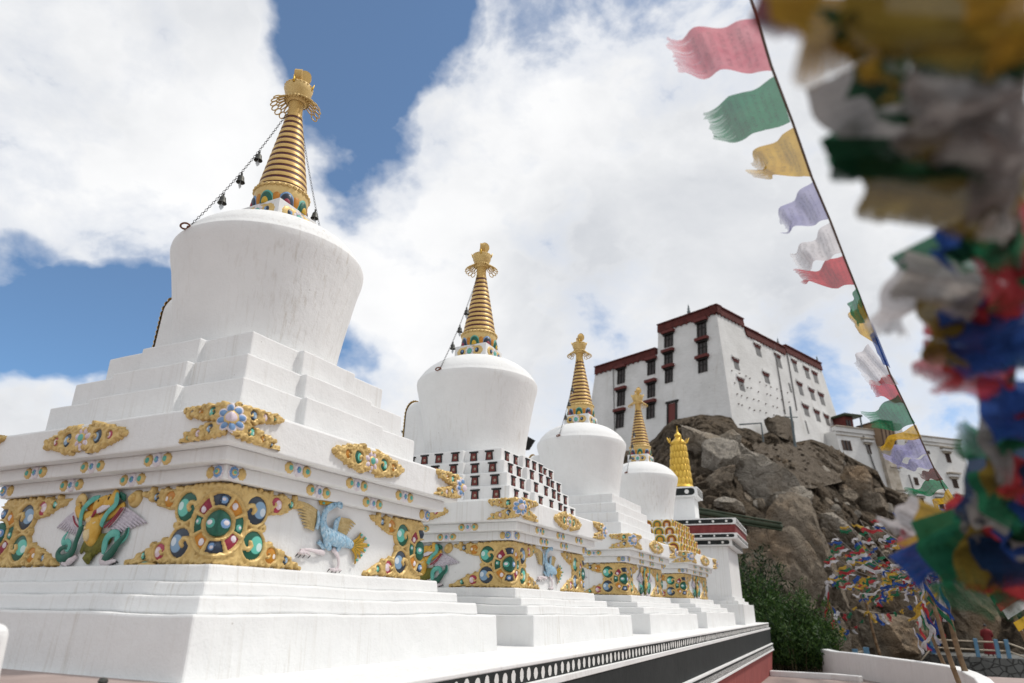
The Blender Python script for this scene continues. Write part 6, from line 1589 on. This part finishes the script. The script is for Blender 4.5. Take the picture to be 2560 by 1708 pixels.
for i, (a, b, L_, ang, col, lab) in enumerate(DF):
    pa, pb_ = at(*a, ds_depth(a[1])), at(*b, ds_depth(b[1])); d = ds_depth((a[1]+b[1])/2); c = (pa+pb_)/2
    fl = (-R3*math.cos(math.radians(ang))-U3*math.sin(math.radians(ang))+F3*.25*math.sin(i*2.1)).normalized()
    w = (pb_-pa).length; h = L_/FPX*d*(1.08 if i < 6 else .78)
    # the cloth hangs skewed: one edge on the string, the rest streaming downwind
    vs, fs = cloth(w, h, 100+i, min(.045, h*.16), 18, 18, .03)
    exv = (pb_-pa).normalized(); nrm = exv.cross(fl).normalized()
    tp = {'yellow': .75, 'lavender': .6, 'white': .45, 'red': .6}.get(col, .25 if i < 2 else .4)
    V = []
    for x, y, z in vs:
        v_ = min(1, max(0, -y/h)); x2 = x*(1-tp*v_)-w*tp*.5*v_*(.8 if i > 1 else -.2); V.append(exv*x2-fl*y+nrm*z*1.5)
    me = bpy.data.meshes.new('prayer_flag'); me.from_pydata([tuple(v) for v in V], [], fs); me.materials.append(M['cloth_'+col]); me.polygons.foreach_set('use_smooth', [True]*len(fs)); cloth_uv(me, 18, 18); me.update()
    o = put('prayer_flag', me, None, c); tag(o, lab, 'prayer flag', 'prayer flags on the diagonal string')

# 2) the big near cluster on the right
NEAR = [ # cx, cy, w, h (px), depth, colour, tilt deg, label
 (1965, 25, 150, 120, 1.25, 'maroon', 10, 'dark red flag corner peeking in at the top beside the diagonal string'),
 (2085, 85, 330, 200, 1.15, 'mustard', -6, 'big blurred mustard yellow flag at the top, nearest to the diagonal string'),
 (2300, 55, 380, 190, 1.05, 'olive', 8, 'big dark olive flag along the top edge, right of the mustard one'),
 (2360, 120, 330, 130, 1.12, 'darkgreen', 12, 'almost black green flag fold under the dark olive flag'),
 (2520, 50, 190, 190, 1.0, 'mustard', -14, 'orange brown flag in the top right corner'),
 (2545, 130, 120, 130, 1.08, 'darkgreen', 20, 'dark green flag edge in the top right corner under the orange brown one'),
 (2175, 290, 220, 230, 1.5, 'darkgrey', -24, 'grey crumpled flag under the mustard one, left side of the cluster'),
 (2205, 225, 130, 110, 1.42, 'darkgreen', 18, 'dark green flag showing through above the grey crumpled flag'),
 (2420, 255, 330, 250, 1.2, 'grey', -10, 'large pale grey draped flag in the middle of the upper cluster'),
 (2490, 330, 190, 200, 1.25, 'grey', 26, 'pale grey flag fold at the right edge beside the large draped one'),
 (2270, 405, 360, 120, 1.35, 'darkgreen', 4, 'long dark green flag hanging below the pale grey drape'),
 (2112, 375, 90, 100, 1.5, 'green', -30, 'small teal green flag tip on the left rim of the upper cluster'),
 (2135, 420, 90, 60, 1.52, 'navy', 10, 'navy blue flag tip under the teal green tip'),
 (2330, 505, 350, 150, 1.4, 'olive', 12, 'wide olive yellow flag forming the lower rim of the upper cluster'),
 (2492, 470, 110, 190, 1.35, 'grey', 4, 'whitish flag hanging vertically beside the olive yellow rim'),
 (2490, 560, 90, 90, 1.4, 'grey', 40, 'small knotted whitish flag below the vertical whitish one'),
 (2535, 640, 170, 220, 1.7, 'red', 30, 'bright red flag at the right edge under the whitish knot'),
 (2325, 640, 160, 80, 1.9, 'green', -28, 'ragged green flag jutting left above the white fringe'),
 (2370, 720, 200, 130, 1.8, 'grey', 18, 'grey flag between the ragged green and the bright red flags'),
 (2275, 750, 110, 180, 1.95, 'white', 6, 'white fringed flag at the left rim of the middle cluster'),
 (2345, 825, 110, 150, 1.9, 'olive', 2, 'square olive gold flag hanging straight in the middle cluster'),
 (2480, 835, 200, 150, 1.85, 'blue', -12, 'royal blue flag right of the square olive gold one'),
 (2360, 915, 130, 90, 2.0, 'pink', 20, 'pink flag tip below the square olive gold flag'),
 (2450, 935, 220, 110, 1.95, 'red', 10, 'long red flag under the royal blue one'),
 (2480, 910, 110, 50, 1.9, 'darkgreen', -8, 'dark green strip lying over the long red flag'),
 (2500, 1020, 190, 130, 2.1, 'blue', 6, 'deep blue flag under the long red flag'),
 (2450, 1090, 80, 190, 2.2, 'darkgrey', 12, 'grey brown flag hanging at the left rim of the narrow lower cluster'),
 (2520, 1095, 150, 80, 2.15, 'green', -18, 'green flag at the right edge of the narrow lower cluster'),
 (2540, 1045, 110, 70, 2.2, 'white', -24, 'white flag strip at the right edge above the green one'),
 (2535, 1150, 100, 120, 2.25, 'navy', 8, 'slate blue flag at the right edge below the green one'),
 (2480, 1185, 150, 80, 2.3, 'olive', 12, 'yellowish flag wrapped round the rope in the lower cluster'),
 (2485, 1240, 200, 130, 2.35, 'green', -8, 'broad green flag above the lower tangle'),
 (2425, 1230, 90, 160, 2.45, 'navy', 10, 'blue flag on the left side of the broad green flag'),
 (2550, 1340, 170, 170, 2.5, 'red', 26, 'red flag flapping at the right edge of the lower tangle'),
 (2475, 1300, 170, 100, 2.6, 'darkgrey', -14, 'grey white flag left of the flapping red flag'),
 (2400, 1375, 200, 200, 2.7, 'green', -16, 'biggest green flag spread out above the bamboo poles'),
 (2325, 1400, 150, 110, 2.9, 'blue', -34, 'blue flag twisted to the left of the biggest green flag'),
 (2350, 1335, 130, 110, 2.9, 'yellow', 24, 'yellow flag above the biggest green flag'),
 (2295, 1315, 130, 110, 3.2, 'white', 28, 'striped white flag left of the yellow one in the tangle'),
 (2465, 1380, 110, 150, 2.55, 'olive', 16, 'olive yellow flag right of the biggest green flag'),
 (2530, 1395, 160, 100, 2.5, 'navy', -8, 'dark blue flag in the tangle at the right edge'),
 (2525, 1455, 190, 120, 2.6, 'red', 22, 'faded red flag under the dark blue one at the right edge'),
 (2300, 1370, 110, 70, 3.3, 'pink', 14, 'pinkish flag between the striped white and the twisted blue flags'),
 (2390, 1290, 110, 70, 3.2, 'red', 30, 'small red flag near the annex foot, above the yellow flag'),
 (2440, 1330, 90, 110, 2.8, 'navy', -20, 'indigo flag behind the olive yellow one'),
]
for i, (x, y, w, h, d, col, tilt, lab) in enumerate(NEAR):
    d *= .62
    if y < 540 and col == 'grey': col = 'darkgrey'  # backlit upper cluster: its shade is painted in as darker cloth
    if 980 < y < 1300: w *= .8; x += 28
    k = d/FPX; W_, H_ = w*k, h*k; a = math.radians(tilt); nx = 22
    ex = R3*math.cos(a)-U3*math.sin(a)+F3*.25*math.sin(i*1.7); dn = -U3*math.cos(a)-R3*math.sin(a)*.9+F3*.3*math.cos(i*2.3)
    me = flag_me('near_'+col, W_*1.12, H_*1.15, 300+i, min(W_, H_)*.42, nx, nx, .05, .45*math.sin(i*1.3), .2)
    flag_at(me, at(x, y, d)-dn.normalized()*H_*.55, ex, dn, lab, 'large prayer flags in the near cluster')
rb2 = random.Random(31)
PATH = [(2120, 60), (2230, 180), (2330, 320), (2460, 420), (2440, 560), (2520, 640), (2400, 740), (2430, 880), (2500, 980), (2490, 1100), (2510, 1200), (2460, 1300), (2500, 1400)]
for i in range(34):
    q = i/33*(len(PATH)-1); j = min(int(q), len(PATH)-2); t = q-j; x = PATH[j][0]*(1-t)+PATH[j+1][0]*t+(rb2.uniform(-50, 60) if j < 5 else rb2.uniform(40, 120)); y = PATH[j][1]*(1-t)+PATH[j+1][1]*t+rb2.uniform(-50, 50)
    d = (1.1+1.5*max(0, y)/1400)*.60; col = ['blue', 'grey', 'red', 'green', 'green', 'red', 'darkgreen', 'blue'][rb2.randint(0, 7)]
    if y < 520 and col in ('red', 'blue', 'grey', 'green'): col = ['darkgrey', 'darkgreen', 'olive'][i % 3]  # darker cloth up here too, standing in for backlit shade
    k_ = 1 if y < 900 else .8; w = rb2.uniform(80, 160)*k_*d/FPX; h = rb2.uniform(80, 170)*k_*d/FPX
    ex = (R3*rb2.uniform(.3, 1)+U3*rb2.uniform(-.8, .8)+F3*rb2.uniform(-.6, .6)); dn = (-U3*rb2.uniform(.2, 1)-R3*rb2.uniform(-.2, 1.0)+F3*rb2.uniform(-.5, .5))
    wd2 = {'darkgreen': 'dark green', 'navy': 'navy blue', 'mustard': 'mustard yellow', 'grey': 'pale grey', 'darkgrey': 'dark grey'}.get(col, col)
    flag_at(flag_me('near_'+col, w, h, 1200+i, min(w, h)*.45, 16, 16, .05, .6*math.sin(i), .25), at(x, y, d), ex, dn, 'crumpled small %s flag tucked into the near blurred bundle' % wd2, 'crumpled small %s flags in the near bundle' % wd2)
RP_ = [(2640, -80, 1.0), (2560, 120, 1.2), (2540, 300, 1.35), (2530, 500, 1.5), (2545, 700, 1.8), (2530, 900, 2.0), (2520, 1050, 2.2), (2500, 1200, 2.4), (2485, 1320, 2.7), (2480, 1420, 3.2), (2465, 1415, 6.0)]
rope([at(q[0], q[1], q[2]*.62) for q in RP_[:-1]], .008, 'thick twisted rope carrying the large near flags down the right edge')
# 3) long flag strips at lower right
STR = [('white', 0), ('blue', 18), ('yellow', 42), ('green', 62), ('red', 78), ('white', 98), ('yellow', 128)]
for i, (col, off) in enumerate(STR):
    a = at(2425+off*.9, 1440+off*1.0, 4.6); L_ = 150/FPX*4.6; ex = (-U3*.8+R3*.5); dn = (R3*.86-U3*.52)
    me = flag_me(col, .072, L_*1.1, 500+i, .03, 6, 20, .02); flag_at(me, a, ex, dn, '%s strip in the fan of long striped flags at the right edge, %s' % (col, ['topmost', 'second', 'third', 'fourth', 'fifth', 'sixth', 'lowest'][i]), 'long flag strips by the right pole')

# strips wound round the pole tops
rnd = random.Random(4)
for (px, py, d, nm) in ((2306, 1455, 11.45, 'thick front pole'), (2344, 1460, 14.5, 'thickest pole'), (2290, 1500, 17.5, 'slender pole')):
    for i in range(7):
        col = ['white', 'blue', 'yellow', 'green', 'red'][i % 5]; p = at(px+rnd.uniform(-6, 14), py-10+i*16, d-.08)
        me = flag_me('near_'+col, .07*d/12, .55*d/12*rnd.uniform(.8, 1.4), 900+i+int(px), .07, 5, 12, .03)
        flag_at(me, p, R3*.5+U3*rnd.uniform(-.6, .6)+F3*.3, -U3*1.0+R3*rnd.uniform(-.5, .9)+F3*rnd.uniform(-.4, .4), 'narrow %s strip tied round the top of the %s' % (col, nm), 'flag strips tied round the pole tops, %s %s' % (col, nm))
# 4) the far mass of small flags strung between poles and rocks
COLS = ['blue', 'white', 'red', 'green', 'yellow']
VAR = {}
def small_me(c, v, big=False):
    if (c, v) not in VAR: VAR[(c, v)] = flag_me('near_'+c, .21, .15+.03*(v % 3), 700+v*7, .06, 7, 7, .03, .3*math.sin(v), .25, 1.0+.35*v)  # darkened cloth copies: the shade over the rocks is in their colour
    return VAR[(c, v)]
rnd = random.Random(21)
LINES = [ # start px/depth (pole side), end px/depth, count, sag, where
 ((2306, 1445, 11.5), (2085, 1335, 21), 17, .5, 'upper left'), ((2306, 1450, 11.5), (2075, 1385, 21), 17, .5, 'left'), ((2308, 1452, 11.5), (2120, 1312, 22), 17, .6, 'upper left'),
 ((2340, 1445, 14.5), (2110, 1425, 22), 16, .4, 'left'), ((2343, 1440, 14.5), (2190, 1285, 24), 16, .5, 'upper'), ((2343, 1442, 14.5), (2245, 1268, 24), 15, .5, 'upper'),
 ((2308, 1455, 11.5), (2080, 1432, 20), 16, .5, 'left'), ((2308, 1458, 11.5), (2150, 1300, 20), 15, .6, 'upper left'), ((2344, 1442, 14.5), (2290, 1262, 22), 13, .4, 'upper'),
 ((2462, 1412, 6.0), (2260, 1300, 9), 11, .15, 'upper'), ((2344, 1440, 14.5), (2095, 1358, 24), 16, .3, 'left'), ((2306, 1460, 11.5), (2140, 1350, 18), 16, .5, 'left'),
 ((2462, 1410, 6.0), (2200, 1322, 10), 12, .2, 'upper'), ((2340, 1455, 14.0), (2160, 1482, 22), 14, .3, 'lower left'),
 ((2500, 1440, 6.5), (2290, 1290, 12), 12, .15, 'upper'), ((2470, 1430, 7.0), (2240, 1395, 13), 12, .2, 'left')]
nm_ = {'blue': 'blue', 'white': 'white', 'red': 'red', 'green': 'green', 'yellow': 'yellow'}
for li, (a, b, n, sag, where) in enumerate(LINES):
    pa, pb_ = at(*a), at(*b); pts = [pa.lerp(pb_, t/14)-Vector((0, 0, sag*.5*math.sin(PI*t/14))) for t in range(15)]
    rope(pts, .008, 'thin flag string in the tangle over the rocks, running to the %s' % where)
    off = rnd.randint(0, 4)
    for i in range(n):
        t = (i+.5)/n; p = along(pts, t); ex = (along(pts, min(1, t+.02))-along(pts, max(0, t-.02))); c = COLS[(i+off) % 5]
        if rnd.random() < .22: continue
        fl = Vector((-R3*rnd.uniform(.2, .7)-U3*rnd.uniform(.3, 1.0)+F3*rnd.uniform(-.6, .6)))
        d = p.dot(F3); me = small_me(c, rnd.randint(0, 5)); o = flag_at(me, p, ex, fl, 'small wind blown %s flag in the tangle of strings over the rocks' % nm_[c], 'small %s flags in the tangle over the rocks' % c)
        s = rnd.uniform(.9, 1.5)*min(1.55, max(.7, d/13)); o.matrix_world = o.matrix_world @ Matrix.Diagonal((s, s, s, 1))
LOW = [((2076, 1512, 27), (2158, 1488, 23.2), 6, .9, 'between the two left bamboo poles'), ((2082, 1545, 27), (2166, 1530, 23.2), 8, 1.0, 'hanging low between the two left bamboo poles'), ((2168, 1530, 23.2), (2304, 1496, 17.5), 8, .35, 'running from the leaning pole to the thick poles'), ((2070, 1455, 27), (2076, 1512, 27), 4, .1, 'at the top of the farthest left pole')]
for li, (a, b, n, sag, where) in enumerate(LOW):
    pa, pb_ = at(*a), at(*b); pts = [pa.lerp(pb_, t/10)-Vector((0, 0, sag*.5*math.sin(PI*t/10))) for t in range(11)]
    rope(pts, .010, 'flag string %s' % where)
    for i in range(n):
        t = (i+.5)/n; p = along(pts, t); ex = along(pts, min(1, t+.05))-along(pts, max(0, t-.05)); c = COLS[(i*1+li*2) % 5]
        fl = Vector((0, 0, -1))*rnd.uniform(.5, 1)-R3*rnd.uniform(.3, .9); o = flag_at(small_me(c, rnd.randint(0, 5)), p, ex, fl, '%s flag on the string %s' % (nm_[c], where), '%s flags on the string %s' % (c, where)); s = rnd.uniform(1.3, 1.9); o.matrix_world = o.matrix_world @ Matrix.Diagonal((s, s, s, 1))

# ------------------------------------------------------------------ light and sky
SUN_EL, SUN_AZ = math.radians(58), math.radians(-52)      # azimuth from +X towards +Y
sd = bpy.data.lights.new('sun', 'SUN'); so = bpy.data.objects.new('sun', sd); COL.objects.link(so)
sd.energy = 2.4; sd.angle = math.radians(6); sd.color = (1, .95, .88)
dirv = Vector((math.cos(SUN_EL)*math.cos(SUN_AZ), math.cos(SUN_EL)*math.sin(SUN_AZ), math.sin(SUN_EL)))
so.rotation_euler = dirv.to_track_quat('Z', 'Y').to_euler(); so.location = dirv*60
wd_ = bpy.data.worlds.new('World'); scene.world = wd_; wd_.use_nodes = True
nt = NT(wd_); bg = nt.n['Background']
sky = nt.n.new('ShaderNodeTexSky'); sky.sky_type = 'NISHITA'; sky.sun_disc = False; sky.sun_elevation = SUN_EL; sky.sun_rotation = PI/2-SUN_AZ; sky.altitude = 3400; sky.air_density = 1.0; sky.dust_density = .6; sky.ozone_density = 1.5
G_ = nt.new('ShaderNodeTexCoord').outputs['Generated']
hsv = nt.new('ShaderNodeHueSaturation', inp={'Saturation': .95, 'Value': 1.0}); nt.l.new(sky.outputs[0], hsv.inputs['Color'])
skyc = nt.mix(1.0, hsv.outputs[0], (.088, .136, .156), 'MULTIPLY')
# clouds live in the direction of the sky dome
def lobe(px, py, rad, amp, tgt=None, sx=1):
    d = Vector(ray(px, py)).normalized(); dp = nt.new('ShaderNodeVectorMath', operation='DOT_PRODUCT'); nt.l.new(nrmv, dp.inputs[0]); dp.inputs[1].default_value = d
    c0 = math.cos(math.radians(rad))
    x = nt.math('DIVIDE', nt.math('SUBTRACT', dp.outputs['Value'], c0), 1-c0, clamp=True); x = nt.math('MULTIPLY', nt.math('POWER', x, .8), amp)
    return x
wn = nt.new('ShaderNodeTexNoise', inp={'Scale': 3.2, 'Detail': 5, 'Roughness': .55}); nt.l.new(G_, wn.inputs['Vector'])
wsc = nt.new('ShaderNodeVectorMath', operation='MULTIPLY_ADD'); nt.l.new(wn.outputs['Color'], wsc.inputs[0]); wsc.inputs[1].default_value = (.22, .22, .22); nt.l.new(G_, wsc.inputs[2])
nv_ = nt.new('ShaderNodeVectorMath', operation='SUBTRACT'); nt.l.new(wsc.outputs[0], nv_.inputs[0]); nv_.inputs[1].default_value = (.11, .11, .11)
nn_ = nt.new('ShaderNodeVectorMath', operation='NORMALIZE'); nt.l.new(nv_.outputs[0], nn_.inputs[0]); nrmv = nn_.outputs[0]
cl = nt.noise(nt.mapping(G_, (1, 1, 1.5)), 4.2, 10, .58, .15)
cl2 = nt.noise(nt.mapping(G_, (1, 1, 1.4), (2.0, 5.0, 1.0)), 11.0, 8, .6, .3)
cov = nt.math('ADD', nt.math('ADD', nt.math('MULTIPLY', nt.math('SUBTRACT', cl, .5), 2.6), nt.math('MULTIPLY', nt.math('SUBTRACT', cl2, .5), .9)), .76)
holes = [(860, -10, 8.5, 1.15), (790, 150, 6.0, .85), (970, 60, 6, .6), (850, 290, 5.5, .55), (900, 450, 4.5, .4),
         (60, 770, 6.5, 1.0), (240, 800, 6, 1.0), (370, 820, 5, .6), (905, 900, 4, .45), (2130, 960, 5, .4), (2400, 1000, 5, .35), (1700, 120, 6, .2)]
tot = None
for h_ in holes:
    x = lobe(*h_); tot = x if tot is None else nt.math('ADD', tot, x)
cov2 = nt.math('SUBTRACT', cov, tot)
mask = nt.ramp(cov2, [(.0, (.06, .06, .06)), (.25, (.33, .33, .33)), (.50, (.80, .80, .80)), (.80, (1, 1, 1))])
sh = nt.noise(nt.mapping(G_, (1, 1, 1.3), (3.1, 1.7, .4)), 2.6, 8, .55, .2)
grey = nt.ramp(sh, [(.30, (.62, .645, .69)), (.46, (.80, .815, .84)), (.58, (.95, .955, .965)), (.72, (1.04, 1.04, 1.04))])
cloud = nt.mix(nt.ramp(cov2, [(.2, (1, 1, 1)), (.9, (0, 0, 0))]), grey, (1.0, 1.005, 1.015))
nt.l.new(nt.mix(mask, skyc, cloud), bg.inputs['Color']); bg.inputs['Strength'].default_value = 1.0
scene.view_settings.view_transform = 'Standard'; scene.view_settings.look = 'None'; scene.view_settings.exposure = 0; scene.view_settings.gamma = 1
scene.render.engine = 'CYCLES'
scene.cycles.use_denoising = True
scene.cycles.max_bounces = 6; scene.cycles.diffuse_bounces = 3; scene.cycles.glossy_bounces = 2; scene.cycles.transmission_bounces = 3
scene.cycles.caustics_reflective = False; scene.cycles.caustics_refractive = False
